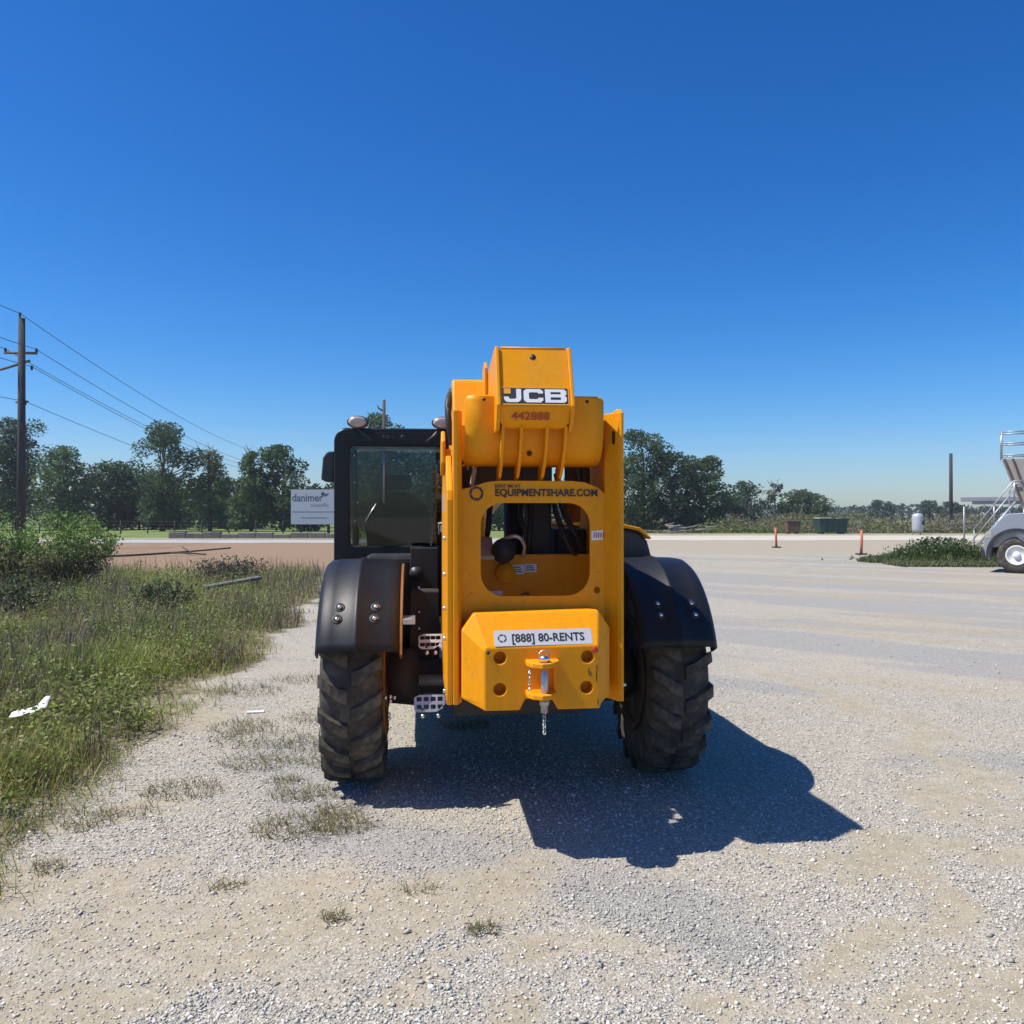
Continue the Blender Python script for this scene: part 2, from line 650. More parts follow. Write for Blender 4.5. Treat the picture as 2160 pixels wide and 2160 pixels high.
def dark_mask(x, y):
    w = (fbm(x * 0.8, y * 0.8, 41, 3) - 0.5) * 0.9
    m = strip(x + w, y + w, [(3, 25, .7), (9, 20.5, .8), (14, 15, .9), (22, 10, 1)], 1)
    m = np.maximum(m, strip(x + w, y + w, [(2.2, 14.5, .6), (5, 13.2, .5), (9, 10.8, .6)], 1) * 0.9)
    m = np.maximum(m, strip(x + w, y + w, [(3, 19, .5), (8, 16, .5), (13, 12.5, .6)], 1) * 0.7)
    u, v = (x * 0.80 - y * 0.60), (x * 0.60 + y * 0.80)
    k = sstep(y + x * 0.3, 6.0, 9.5) * (x > 0)
    m = np.maximum(m, k * (0.0 + 0.85 * sstep(fbm(u * 0.13 + 3, v * 0.85, 45, 4), 0.42, 0.62)) * (1 - sstep(y + 0.3 * x, 36, 48)))
    m = np.maximum(m, strip(x, y, [(-1.6, 6.2, .5), (-0.9, 4.6, .4), (0.4, 3.9, .35), (0.9, 3.4, .3)], 1) * 0.7)
    m = np.maximum(m, strip(x, y, [(-1.2, 4.9, .35), (-0.2, 4.35, .4), (0.8, 3.75, .3)], 1) * 0.65)
    m = np.maximum(m, strip(x + w, y + w, [(2.9, 6.0, .3), (4, 5.6, .4), (6, 5.0, .5)], 1) * 0.6)
    return m


def red_mask(x, y):
    w = (fbm(x * 0.25, y * 0.25, 51, 4) - 0.5) * 7
    return sstep(y + w, 21, 26) * (1 - sstep(y, 53, 58)) * (1 - sstep(x + w * 0.4 + 0.06 * (y - 30), -7.5, -4.5))


def field_mask(x, y):
    a = sstep(y, 62, 68) * (1 - sstep(x + 0.03 * y, 2, 10))
    b_ = sstep(y, 76, 84) * sstep(x, -2, 6)
    return np.maximum(a, b_)


def axis_vals(lo, hi, fine_lo, fine_hi, step, g=1.13):
    v = list(np.arange(fine_lo, fine_hi + 1e-6, step))
    s, p = step, fine_hi
    while p < hi:
        s *= g
        p += s
        v.append(min(p, hi))
    s, p = step, fine_lo
    pre = []
    while p > lo:
        s *= g
        p -= s
        pre.append(max(p, lo))
    return np.array(pre[::-1] + v)


xs = axis_vals(-2500, 2500, -7.0, 7.0, 0.07, 1.035)
ys = axis_vals(-800, 4000, 2.2, 12.0, 0.07, 1.03)
GX, GY = np.meshgrid(xs, ys)
GZ = ground_z(GX, GY)
nx, ny = len(xs), len(ys)
idx = np.arange(nx * ny).reshape(ny, nx)
F = np.stack([idx[:-1, :-1], idx[:-1, 1:], idx[1:, 1:], idx[1:, :-1]], -1).reshape(-1, 4)


def ground_material():
    m, nt, b = new_mat('ground_gravel_and_dirt')
    co = objco(nt)

    def attr(n):
        return node(nt, 'ShaderNodeAttribute', attribute_name=n).outputs['Fac']
    wob = noise(nt, 3.0, 6, 0.65, co).outputs[0]
    fine = noise(nt, 45.0, 5, 0.7, co).outputs[0]
    mid = noise(nt, 9.0, 6, 0.7, co).outputs[0]
    big = noise(nt, 0.35, 5, 0.6, co).outputs[0]
    v1 = node(nt, 'ShaderNodeTexVoronoi')
    v1.inputs['Scale'].default_value = 78
    v2 = node(nt, 'ShaderNodeTexVoronoi')
    v2.inputs['Scale'].default_value = 170
    for v in (v1, v2):
        nt.links.new(co, v.inputs['Vector'])
    s1 = node(nt, 'ShaderNodeSeparateColor')
    nt.links.new(v1.outputs['Color'], s1.inputs[0])
    s2 = node(nt, 'ShaderNodeSeparateColor')
    nt.links.new(v2.outputs['Color'], s2.inputs[0])
    tone = mathn(nt, 'MULTIPLY_ADD', s1.outputs[0], 0.55, mathn(nt, 'MULTIPLY', s2.outputs[0], 0.45))
    cr = node(nt, 'ShaderNodeValToRGB')
    e = cr.color_ramp.elements
    e[0].position = 0.12
    e[0].color = (0.22, 0.207, 0.18, 1)
    e[1].position = 0.9
    e[1].color = (0.655, 0.605, 0.505, 1)
    e2 = cr.color_ramp.elements.new(0.5)
    e2.color = (0.385, 0.358, 0.298, 1)
    nt.links.new(tone, cr.inputs[0])
    # crevices between the stones
    dist = smooth(nt, v1.outputs['Distance'], 0.28, 0.68)
    grav = mixc(nt, mathn(nt, 'MULTIPLY', dist, 0.30), cr.outputs[0], (0.16, 0.14, 0.115))
    grav = mixc(nt, mathn(nt, 'MULTIPLY_ADD', smooth(nt, big, 0.38, 0.66), 0.38, mathn(nt, 'MULTIPLY_ADD', smooth(nt, mid, 0.4, 0.7), 0.12, 0.03)), grav, (0.43, 0.372, 0.275))
    dk = mathn(nt, 'MULTIPLY', smooth(nt, mathn(nt, 'MULTIPLY_ADD', wob, 0.6, attr('dark')), 0.42, 1.05), 0.78)
    grav = mixc(nt, dk, grav, mixc(nt, tone, (0.22, 0.212, 0.195), (0.38, 0.366, 0.338)))
    dcr = mixc(nt, smooth(nt, mid, 0.3, 0.7), (0.285, 0.242, 0.165), (0.385, 0.328, 0.232))
    dcr = mixc(nt, mathn(nt, 'MULTIPLY', smooth(nt, fine, 0.45, 0.75), 0.4), dcr, (0.49, 0.425, 0.32))
    peb = mathn(nt, 'MULTIPLY', mathn(nt, 'GREATER_THAN', s1.outputs[1], 0.88), 0.75)
    dcr = mixc(nt, peb, dcr, cr.outputs[0])
    dm = mathn(nt, 'ADD', attr('dirt'), mathn(nt, 'MULTIPLY_ADD', wob, 1.0, mathn(nt, 'MULTIPLY_ADD', fine, 0.8, -0.9)))
    dm = mathn(nt, 'MULTIPLY', smooth(nt, dm, 0.18, 1.02), 0.9)
    col = mixc(nt, dm, grav, dcr)
    soil = mixc(nt, smooth(nt, mid, 0.35, 0.7), (0.14, 0.12, 0.07), (0.32, 0.26, 0.165))
    soil = mixc(nt, mathn(nt, 'MULTIPLY', smooth(nt, wob, 0.4, 0.65), 0.6), soil, (0.14, 0.15, 0.05))
    wm = smooth(nt, mathn(nt, 'ADD', attr('weed'), mathn(nt, 'MULTIPLY_ADD', wob, 0.5, -0.25)), 0.35, 0.75)
    col = mixc(nt, wm, col, soil)
    redc = mixc(nt, smooth(nt, mid, 0.3, 0.7), (0.235, 0.15, 0.092), (0.315, 0.22, 0.14))
    redc = mixc(nt, mathn(nt, 'MULTIPLY', smooth(nt, wob, 0.5, 0.75), 0.5), redc, (0.30, 0.24, 0.13))
    col = mixc(nt, smooth(nt, mathn(nt, 'MULTIPLY_ADD', wob, 0.5, attr('red')), 0.5, 0.9), col, redc)
    fld = mixc(nt, smooth(nt, big, 0.35, 0.65), (0.12, 0.19, 0.04), (0.20, 0.22, 0.075))
    col = mixc(nt, attr('field'), col, fld)
    nt.links.new(col, b.inputs['Base Color'])
    b.inputs['Roughness'].default_value = 0.9
    b.inputs['Specular IOR Level'].default_value = 0.2
    hg = mathn(nt, 'MULTIPLY', mathn(nt, 'SUBTRACT', 1.0, smooth(nt, v1.outputs['Distance'], 0.0, 0.7)), mathn(nt, 'SUBTRACT', 1.0, mathn(nt, 'MULTIPLY', dm, 0.8)))
    hh = mathn(nt, 'MULTIPLY_ADD', fine, 0.5, hg)
    bp = node(nt, 'ShaderNodeBump')
    bp.inputs['Strength'].default_value = 0.6
    bp.inputs['Distance'].default_value = 0.008
    nt.links.new(hh, bp.inputs['Height'])
    nt.links.new(bp.outputs[0], b.inputs['Normal'])
    return m


GROUND = ground_material()
me = np_mesh('ground', np.stack([GX, GY, GZ], -1).reshape(-1, 3), F, GROUND, smooth_=True)


def add_attr(me, name, v):
    a = me.attributes.new(name, 'FLOAT', 'POINT')
    a.data.foreach_set('value', np.ascontiguousarray(v, dtype=np.float32).ravel())


weed = sstep(-edge_e(GX, GY), -0.15, 0.35) * (1 - sstep(GY, 60, 66)) * (GX < 3)
add_attr(me, 'dirt', dirt_mask(GX, GY))
add_attr(me, 'dark', dark_mask(GX, GY))
add_attr(me, 'weed', weed)
add_attr(me, 'red', red_mask(GX, GY))
add_attr(me, 'field', field_mask(GX, GY))
tag(link('ground', me), kind='structure')

# ---- the pale road on the left and the tan drive on the right: sheets with ragged edges
def ragged_sheet(name, x0, x1, yc, half, z, mat, amp=0.5, n=160, slope=0.0, seed=1):
    X = np.linspace(x0, x1, n)
    lo = yc - half + slope * X + (fbm(X * 0.35, X * 0 + 3.3, seed, 4) - 0.5) * amp * 2
    hi = yc + half + slope * X + (fbm(X * 0.35, X * 0 + 9.1, seed + 5, 4) - 0.5) * amp * 2
    V = np.concatenate([np.stack([X, lo, X * 0 + z], 1), np.stack([X, hi, X * 0 + z], 1)])
    i = np.arange(n - 1)
    Fq = np.stack([i, i + 1, i + 1 + n, i + n], 1)
    return tag(link(name, np_mesh(name, V, Fq, mat)), kind='structure')


ragged_sheet('road', -220, 4, 57.0, 3.6, 0.004, CONC, 0.9, 240, 0.0, 5)
DRIVE = simple('tan_drive_dust', (0.52, 0.46, 0.37), 0.9, 0, 0.5, (0.50, 0.44, 0.35), 0.15, 0, 0.1)
ragged_sheet('dirt_road', 4.2, 260, 66.0, 7.0, 0.004, DRIVE, 1.2, 240, 0.0, 9)

# ------------------------------------------------------------------ gravel stones
def in_view(x, y, pad=0.05):
    return (np.abs(x) < (0.60 + pad) * y + 0.2)


def stones(n, ymin, ymax, smin, smax, seed, keep_dirt=0.14, power=1.0):
    r = np.random.default_rng(seed)
    u = r.random(n)
    y = ymin * (ymax / ymin) ** (u ** power)
    x = (r.random(n) * 2 - 1) * (0.63 * y + 0.2)
    e = edge_e(x, y)
    d = dirt_mask(x, y)
    dm = sstep(d + (fbm(x * 3, y * 3, 77, 3) - 0.5) * 0.9, 0.25, 0.7)
    clump = sstep(fbm(x * 2.2, y * 2.2, 91, 3), 0.25, 0.7)
    keep = (e > -0.1 - 0.5 * r.random(n)) & (r.random(n) < (1 - dm) * (0.35 + 0.65 * clump) + keep_dirt * 0.6)
    x, y, dmk = x[keep], y[keep], dm[keep]
    n = len(x)
    s = smin * (smax / smin) ** (r.random(n) ** 2.6)
    base = np.array([[1, 0, 0], [-1, 0, 0], [0, 1, 0], [0, -1, 0], [0, 0, 1], [0, 0, -1]], float)
    V = base[None] * (0.65 + 0.7 * r.random((n, 6, 1))) + (r.random((n, 6, 3)) - 0.5) * 0.75
    V *= s[:, None, None] * np.array([1, 0.85, 0.62]) * (0.7 + 0.6 * r.random((n, 1, 3)))
    a = r.random(n) * 2 * PI
    c, sn = np.cos(a)[:, None], np.sin(a)[:, None]
    X = V[..., 0] * c - V[..., 1] * sn
    Y = V[..., 0] * sn + V[..., 1] * c
    Z = V[..., 2] + ground_z(x, y)[:, None] + (s * 0.22)[:, None]
    P = np.stack([X + x[:, None], Y + y[:, None], Z], -1).reshape(-1, 3)
    f = np.array([[0, 2, 4], [2, 1, 4], [1, 3, 4], [3, 0, 4], [2, 0, 5], [1, 2, 5], [3, 1, 5], [0, 3, 5]])
    F = (f[None] + (np.arange(n) * 6)[:, None, None]).reshape(-1, 3)
    t = r.random(n)
    tone = 0.32 + 0.40 * t ** 1.3
    dk = np.clip(dark_mask(x, y), 0, 1)
    tone *= 1 - 0.22 * dk
    warm = np.clip(dmk * 0.7 + 0.5 * r.random(n) * (fbm(x * 0.5, y * 0.5, 8, 2)) , 0, 1)
    C = tone[:, None] * (np.array([1.0, 0.955, 0.84])[None] * (1 - warm[:, None]) + np.array([1.12, 0.99, 0.80])[None] * warm[:, None])
    return P, F, np.repeat(C, 6, 0)


parts = [stones(150000, 2.5, 9.0, 0.0034, 0.0115, 101, keep_dirt=0.4, power=1.1), stones(2600, 2.5, 12.0, 0.010, 0.019, 102, keep_dirt=0.25)]
off, Vs, Fs, Cs = 0, [], [], []
for P, F_, C in parts:
    Vs.append(P)
    Fs.append(F_ + off)
    Cs.append(C)
    off += len(P)
tag(link('gravel', np_mesh('gravel', np.concatenate(Vs), np.concatenate(Fs), STONE, np.concatenate(Cs))),
    'loose crushed grey and white gravel over the yard', 'gravel', kind='stuff')


# ------------------------------------------------------------------ weeds and grass
def blade_mesh(x, y, z, h, w, lean, az, bend, C):
    n = len(x)
    ca, sa = np.cos(az), np.sin(az)
    px, py = -sa, ca
    lx, ly = ca * lean, sa * lean
    P = np.zeros((n, 5, 3))
    hw = w / 2
    for k, (t, ww) in enumerate(((0, 1), (0, -1), (0.55, 0.8), (0.55, -0.8), (1.0, 0))):
        off_ = h * (t * 1.0 + bend * t * t)
        P[:, k, 0] = x + lx * off_ + px * hw * ww
        P[:, k, 1] = y + ly * off_ + py * hw * ww
        P[:, k, 2] = z + h * (t - 0.35 * bend * np.abs(lean) * t * t)
    f = np.array([[0, 1, 3], [0, 3, 2], [2, 3, 4]])
    F = (f[None] + (np.arange(n) * 5)[:, None, None]).reshape(-1, 3)
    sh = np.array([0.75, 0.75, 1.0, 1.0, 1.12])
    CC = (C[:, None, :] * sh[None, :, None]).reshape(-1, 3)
    return P.reshape(-1, 3), F, CC


def join_np(parts):
    off, Vs, Fs, Cs = 0, [], [], []
    for P, F_, C in parts:
        Vs.append(P)
        Fs.append(F_ + off)
        Cs.append(C)
        off += len(P)
    return np.concatenate(Vs), np.concatenate(Fs), np.concatenate(Cs)


def scatter_weed(n, ymin, ymax, seed, emax=0.0, power=1.0):
    r = np.random.default_rng(seed)
    y = ymin * (ymax / ymin) ** (r.random(n) ** power)
    xl = -0.66 * y - 0.3
    xr = -2.0 - 0.135 * (y - 5) + 0.9
    x = xl + (xr - xl) * r.random(n)
    e = edge_e(x, y)
    k = e < emax
    return r, x[k], y[k], e[k]


def weed_patch(x, y):
    return fbm(x * 0.55, y * 0.75, 61, 3)


# grass
r, x, y, e = scatter_weed(190000, 3.7, 27, 201, 0.15, 0.85)
pt = weed_patch(x, y)
bare = fbm(x * 0.5, y * 0.35, 63, 3)
red = red_mask(x, y)
dens = sstep(-e, -0.15, 1.1) * (0.2 + 0.8 * sstep(pt, 0.34, 0.58)) * (1 - 0.92 * sstep(bare, 0.54, 0.66)) * (1 - 0.9 * red)
k = r.random(len(x)) < dens
x, y, e, pt = x[k], y[k], e[k], pt[k]
n = len(x)
h = (0.09 + 0.26 * r.random(n) ** 1.5) * (0.45 + 0.55 * sstep(-e, 0, 1.4)) * (0.6 + 0.8 * pt)
C = np.where((fbm(x * 0.8, y * 0.8, 65, 3) + (r.random(n) - 0.5) * 0.5)[:, None] < 0.52,
             np.array([[0.185, 0.245, 0.04]]), np.array([[0.30, 0.28, 0.09]]))
C = np.where((r.random(n) < 0.12)[:, None], np.array([[0.44, 0.36, 0.17]]), C)
lush = sstep(fbm(x * 0.45 + 5, y * 0.45, 67, 3), 0.5, 0.62)
C = C * (1 - 0.5 * lush[:, None]) + np.array([[0.215, 0.30, 0.045]]) * 0.5 * lush[:, None]
C = C * (0.6 + 0.7 * r.random((n, 1)))
ga = blade_mesh(x, y, ground_z(x, y) - 0.01, h, 0.003 + 0.0005 * y, 0.25 + 0.6 * r.random(n), r.random(n) * 2 * PI, 0.6 * r.random(n), C)
V, F, C = join_np([ga])
tag(link('grass', np_mesh('grass', V, F, BLADE, C)), 'rough green grass along the left edge of the gravel', 'grass', kind='stuff')

# tall dead stems and seed heads
r, x, y, e = scatter_weed(40000, 3.9, 27, 203, -0.15, 0.8)
k = r.random(len(x)) < sstep(fbm(x * 0.6, y * 0.6, 71, 3), 0.42, 0.66) * (1 - 0.8 * red_mask(x, y))
x, y, e = x[k], y[k], e[k]
n = len(x)
h = 0.20 + 0.42 * r.random(n) ** 1.5
C = np.array([[0.27, 0.215, 0.14]]) * (0.5 + 0.9 * r.random((n, 1)))
C = np.where((r.random(n) < 0.4)[:, None], np.array([[0.15, 0.122, 0.10]]), C)
da = blade_mesh(x, y, ground_z(x, y) - 0.01, h, 0.003 + 0.0004 * y, 0.1 + 0.4 * r.random(n), r.random(n) * 2 * PI, 0.3 * r.random(n), C)
V, F, C = join_np([da])
tag(link('dead_weeds', np_mesh('dead_weeds', V, F, DRY, C)), 'tall dry brown weed stems standing in the grass', 'weeds', kind='stuff')


# broad leaves on weeds
def leaf_cards(P, size, C, r, up=0.35):
    """diamond leaves, random attitude"""
    n = len(P)
    d = r.normal(size=(n, 3))
    d[:, 2] = d[:, 2] * 0.6 + up
    d /= np.linalg.norm(d, axis=1)[:, None]
    q = r.normal(size=(n, 3))
    s = np.cross(d, q)
    s /= np.linalg.norm(s, axis=1)[:, None] + 1e-9
    sz = size if hasattr(size, '__len__') else np.full(n, size)
    L = d * sz[:, None]
    W = s * sz[:, None] * 0.42
    V = np.stack([P - L * 0.5, P + W * 0.5, P + L * 0.5, P - W * 0.5], 1).reshape(-1, 3)
    f = np.array([[0, 1, 2], [0, 2, 3]])
    F = (f[None] + (np.arange(n) * 4)[:, None, None]).reshape(-1, 3)
    return V, F, np.repeat(C, 4, 0)


r, x, y, e = scatter_weed(4300, 4.2, 26, 207, -0.35, 0.8)
k = r.random(len(x)) < (0.3 + 0.7 * sstep(weed_patch(x + 7, y), 0.40, 0.60)) * (1 - 0.85 * red_mask(x, y))
x, y = x[k], y[k]
n = len(x)
per = 34
hh = 0.14 + 0.42 * r.random(n) ** 1.3
t = r.random((n, per))
lean = r.normal(size=(n, 2)) * 0.12
PX = x[:, None] + lean[:, :1] * t + r.normal(size=(n, per)) * 0.055 * (0.4 + t)
PY = y[:, None] + lean[:, 1:] * t + r.normal(size=(n, per)) * 0.055 * (0.4 + t)
PZ = ground_z(x, y)[:, None] + hh[:, None] * t
base = np.array([[0.20, 0.245, 0.055]]) * (0.7 + 0.7 * r.random((n, 1)))
base = np.where((r.random(n) < 0.25)[:, None], np.array([[0.19, 0.18, 0.075]]), base)
base = np.where((r.random(n) < 0.10)[:, None], np.array([[0.28, 0.27, 0.15]]), base)
CC = np.repeat(base, per, 0) * (0.7 + 0.6 * r.random((n * per, 1)))
V, F, C = leaf_cards(np.stack([PX, PY, PZ], -1).reshape(-1, 3), 0.022 + 0.038 * r.random(n * per), CC, r)
tag(link('broadleaf_weeds', np_mesh('broadleaf_weeds', V, F, BLADE, C)), 'leafy low weeds growing through the grass', 'weeds', kind='stuff')

# little tufts in the gravel
tufts = [(-1.15, 4.7, .22, 420), (-1.0, 4.95, .12, 160), (-1.28, 5.25, .16, 220), (-0.92, 4.72, .14, 200), (-1.45, 5.5, .10, 120), (-2.25, 4.15, .08, 90),
         (-0.13, 3.52, .05, 90), (-0.75, 3.62, .04, 60), (-1.32, 3.95, .06, 60), (-2.2, 6.9, .22, 300), (-1.9, 6.5, .3, 330),
         (-2.6, 8.3, .3, 300), (-1.75, 5.9, .2, 240), (-2.05, 5.3, .2, 260), (-2.5, 4.75, .22, 260), (-2.85, 4.4, .25, 260), (-1.6, 7.2, .25, 220), (-2.1, 8.9, .3, 220),
         (-0.42, 3.9, .07, 40), (-2.2, 4.9, .15, 120), (-1.3, 5.95, .16, 200), (-0.38, 6.9, .16, 220), (-1.5, 6.3, .2, 180)]
acc = []
r = np.random.default_rng(211)
for (tx, ty, tr, tn) in tufts:
    a = r.random(tn) * 2 * PI
    q = np.sqrt(r.random(tn)) * tr
    x, y = tx + np.cos(a) * q * 1.3, ty + np.sin(a) * q
    C = np.array([[0.13, 0.135, 0.045]]) * (0.6 + 0.8 * r.random((tn, 1)))
    C = np.where((r.random(tn) < 0.35)[:, None], np.array([[0.25, 0.20, 0.10]]), C)
    acc.append(blade_mesh(x, y, ground_z(x, y) - 0.004, 0.02 + 0.055 * r.random(tn) * (0.5 + tr * 3), np.full(tn, 0.0045), 0.5 + 0.9 * r.random(tn), r.random(tn) * 2 * PI, 0.5 * r.random(tn), C))
V, F, C = join_np(acc)
tag(link('gravel_weeds', np_mesh('gravel_weeds', V, F, BLADE, C)), 'thin sprigs of weed rooted in the gravel', 'weeds', kind='stuff')


# ------------------------------------------------------------------ shrubs and trees
def puff_leaves(centres, radii, nleaf, size, col, r, flat=0.75, colvar=0.5):
    cn = len(centres)
    w = np.asarray(radii) ** 2
    pick = r.choice(cn, nleaf, p=w / w.sum())
    d = r.normal(size=(nleaf, 3))
    d /= np.linalg.norm(d, axis=1)[:, None]
    rad = np.asarray(radii)[pick] * (0.45 + 0.65 * r.random(nleaf) ** 0.6)
    P = np.asarray(centres)[pick] + d * rad[:, None] * np.array([1, 1, flat])
    tone = (0.75 + 0.5 * r.random(cn))[pick]
    C = np.asarray(col)[None] * np.array([[1.0, 1.16, 1.08]]) * tone[:, None] * (1 - colvar / 2 + colvar * r.random((nleaf, 1)))
    C = C * (1 + 0.12 * r.normal(size=(nleaf, 3)))
    return leaf_cards(P, size * (0.6 + 0.8 * r.random(nleaf)), np.clip(C, 0.005, 0.5), r, 0.15)


def tree(name, label, x, y, h, w, seed, cat='tree', group='trees around the yard', base=0.2, npuff=34, pr=0.16, nleaf=3000, size=0.42,
         col=(0.045, 0.072, 0.026), shape='oval', bare=0, trunk_r=None, rootmat=None, leaf_up=0.75):
    r = np.random.default_rng(seed)
    root = empty(name, (x, y, -0.05), r.random() * 0.3, label, cat, group)
    npuff, pr, nleaf, size = int(npuff * 1.35), pr * 1.15, int(nleaf * 1.9), size * 1.0
    tr_ = trunk_r or h * 0.022
    # puff centres in a crown profile
    cs, rs = [], []
    for i in range(npuff):
        t = (i + r.random()) / npuff
        z = h * (base + (1 - base) * t)
        if shape == 'oval':
            half = w / 2 * math.sin(PI * min(1, max(0.0, 0.10 + 0.86 * t))) ** 0.6
        elif shape == 'top':
            half = w / 2 * (0.42 + 0.62 * math.sin(PI * max(0, (t - 0.18) / 0.85)) ** 0.8 if t > 0.3 else 0.5)
        elif shape == 'cone':
            half = w / 2 * (1.0 - 0.75 * t)
        else:
            half = w / 2 * (0.95 - 0.35 * t)
        a = r.random() * 2 * PI
        q = half * (0.35 + 0.6 * r.random() ** 0.7)
        rr = h * pr * (0.55 + 0.6 * r.random())
        z = min(z, h - rr * 0.55)
        cs.append((math.cos(a) * q, math.sin(a) * q, max(z, rr * 0.6)))
        rs.append(min(rr, max(half * 0.8, h * 0.06)))
    # trunk and limbs
    bm = bmesh.new()
    top = h * (0.78 if not bare else 0.97)
    tp = [(0, 0, 0), (0.02 * h * (r.random() - 0.5), 0.0, top * 0.35), (0.05 * h * (r.random() - 0.5), 0.02 * h * (r.random() - 0.5), top * 0.7), (0.06 * h * (r.random() - 0.5), 0, top)]
    add_tube(bm, tp, [tr_ * 1.25, tr_, tr_ * 0.7, tr_ * 0.2], 7)
    for i in range(0, npuff, 2):
        c = cs[i]
        z0 = max(0.1 * h, min(top * 0.92, c[2] - 0.22 * h * (0.4 + r.random())))
        f = z0 / top
        p0 = Vector((tp[2][0] * f, tp[2][1] * f, z0))
        p1 = Vector(c)
        pm = (p0 + p1) / 2 + Vector((0, 0, -0.02 * h))
        add_tube(bm, [p0, pm, p1], [tr_ * 0.4 * (1.1 - f), tr_ * 0.25, tr_ * 0.07], 5)
    for i in range(bare):
        a = r.random() * 2 * PI
        z0 = h * (0.6 + 0.33 * r.random())
        L = h * (0.10 + 0.12 * r.random())
        p0 = Vector((0.02 * h * (r.random() - 0.5), 0, z0))
        p1 = p0 + Vector((math.cos(a) * L * 0.6, math.sin(a) * L * 0.6, L * 0.7))
        p2 = p1 + Vector((math.cos(a + 0.5) * L * 0.3, math.sin(a + 0.5) * L * 0.3, L * 0.5))
        add_tube(bm, [p0, p1, p2], [tr_ * 0.3, tr_ * 0.2, tr_ * 0.08], 5)
        for s in (-1, 1):
            add_tube(bm, [p1, p1 + Vector((s * L * 0.3, 0.1 * L, L * 0.35))], [tr_ * 0.14, tr_ * 0.05], 4)
    finish(bm, 'trunk', rootmat or BARK, root, smooth_=True)
    if nleaf:
        V, F, C = puff_leaves(cs, rs, nleaf, size, col, r, leaf_up)
        link('crown', np_mesh('crown', V, F, LEAF, C), None, root)
    return root


G1 = 'trees along the field on the left'
DG = (0.060, 0.086, 0.036)
MG = (0.088, 0.122, 0.045)
LG = (0.125, 0.155, 0.062)
# (label, px-free world x, y, height, width, ...)
tree('pine_tree', 'tall ragged pine rising right behind the utility pole', -58.5, 101, 13.0, 6.5, 301, group=G1, base=0.4, npuff=20, pr=0.10, nleaf=2600, size=0.4, col=DG, shape='top')
tree('oak_tree', 'dark broad tree cut by the left picture edge behind the shrubs', -60.5, 100, 11.2, 8.5, 302, group=G1, base=0.1, col=DG, nleaf=3600, npuff=44)
tree('oak_tree', 'rounded mid green tree just right of the utility pole', -51.5, 98, 9.6, 7.0, 303, group=G1, base=0.06, col=MG, nleaf=3600, npuff=40)
tree('oak_tree', 'low dense dark tree second right of the utility pole', -49.0, 104, 8.3, 8.2, 304, group=G1, base=0.02, col=DG, nleaf=3600, npuff=42)
tree('oak_tree', 'dark low tree in the wood midway between pole and lone tall tree', -46.3, 106, 7.4, 7.4, 305, group=G1, base=0.02, col=DG, nleaf=3200, npuff=38)
tree('oak_tree', 'dark low tree touching the left side of the lone tall tree', -43.2, 106, 6.9, 7.0, 306, group=G1, base=0.02, col=DG, nleaf=3200, npuff=38)
tree('oak_tree', 'lone tall tree with layered crown and gaps standing at the field edge', -38.5, 94, 12.0, 7.6, 307, group=G1, base=0.10, npuff=46, pr=0.085, nleaf=4200, size=0.36, col=(0.070, 0.098, 0.042), shape='top')
tree('oak_tree', 'low dark tree behind and right of the lone tall tree', -38.5, 112, 6.6, 7.5, 308, group=G1, base=0.02, col=DG, nleaf=2800, npuff=34)
tree('ash_tree', 'lighter thinning tree with bare twigs at its top', -33.6, 95, 9.2, 5.4, 309, group=G1, base=0.08, npuff=26, pr=0.10, nleaf=2400, size=0.36, col=LG, shape='cone', bare=9)
tree('oak_tree', 'small dark tree between the thinning tree and the paired trees', -32.8, 108, 6.6, 6.0, 310, group=G1, base=0.02, col=DG, nleaf=2600, npuff=30)
tree('oak_tree', 'left tree of the pair nearest the white sign, feathery top', -28.4, 93, 8.9, 4.6, 311, group=G1, base=0.06, npuff=30, pr=0.10, nleaf=2800, size=0.36, col=MG, shape='cone', bare=5)
tree('oak_tree', 'right tree of the pair nearest the white sign, rounded top', -25.2, 94, 9.5, 6.2, 312, group=G1, base=0.08, npuff=38, pr=0.10, nleaf=3600, size=0.38, col=(0.070, 0.098, 0.042))
tree('oak_tree', 'small bushy tree low beside the left edge of the white sign', -23.4, 96, 4.6, 5.0, 313, group=G1, base=0.02, npuff=22, pr=0.2, nleaf=1800, col=(0.06, 0.07, 0.04))
tree('oak_tree', 'tree whose crown top shows above the black cab roof', -13.9, 90, 12.6, 5.6, 314, group=G1, base=0.25, npuff=30, pr=0.09, nleaf=2600, size=0.4, col=(0.10, 0.125, 0.06), shape='oval')
tree('oak_tree', 'green tree seen through the left part of the cab window', -16.0, 96, 9.6, 7.0, 315, group=G1, base=0.02, col=MG, nleaf=2600, npuff=32)
tree('oak_tree', 'green tree seen through the middle of the cab window', -11.6, 96, 10.0, 7.5, 316, group=G1, base=0.02, col=LG, nleaf=2600, npuff=32)
tree('oak_tree', 'green tree seen through the right part of the cab window', -7.2, 97, 9.8, 7.0, 317, group=G1, base=0.02, col=MG, nleaf=2600, npuff=32)
tree('oak_tree', 'tree hidden behind the boom of the yellow machine, partly seen under it', -1.5, 99, 7.2, 7.0, 318, group=G1, base=0.02, col=MG, nleaf=2400, npuff=30)

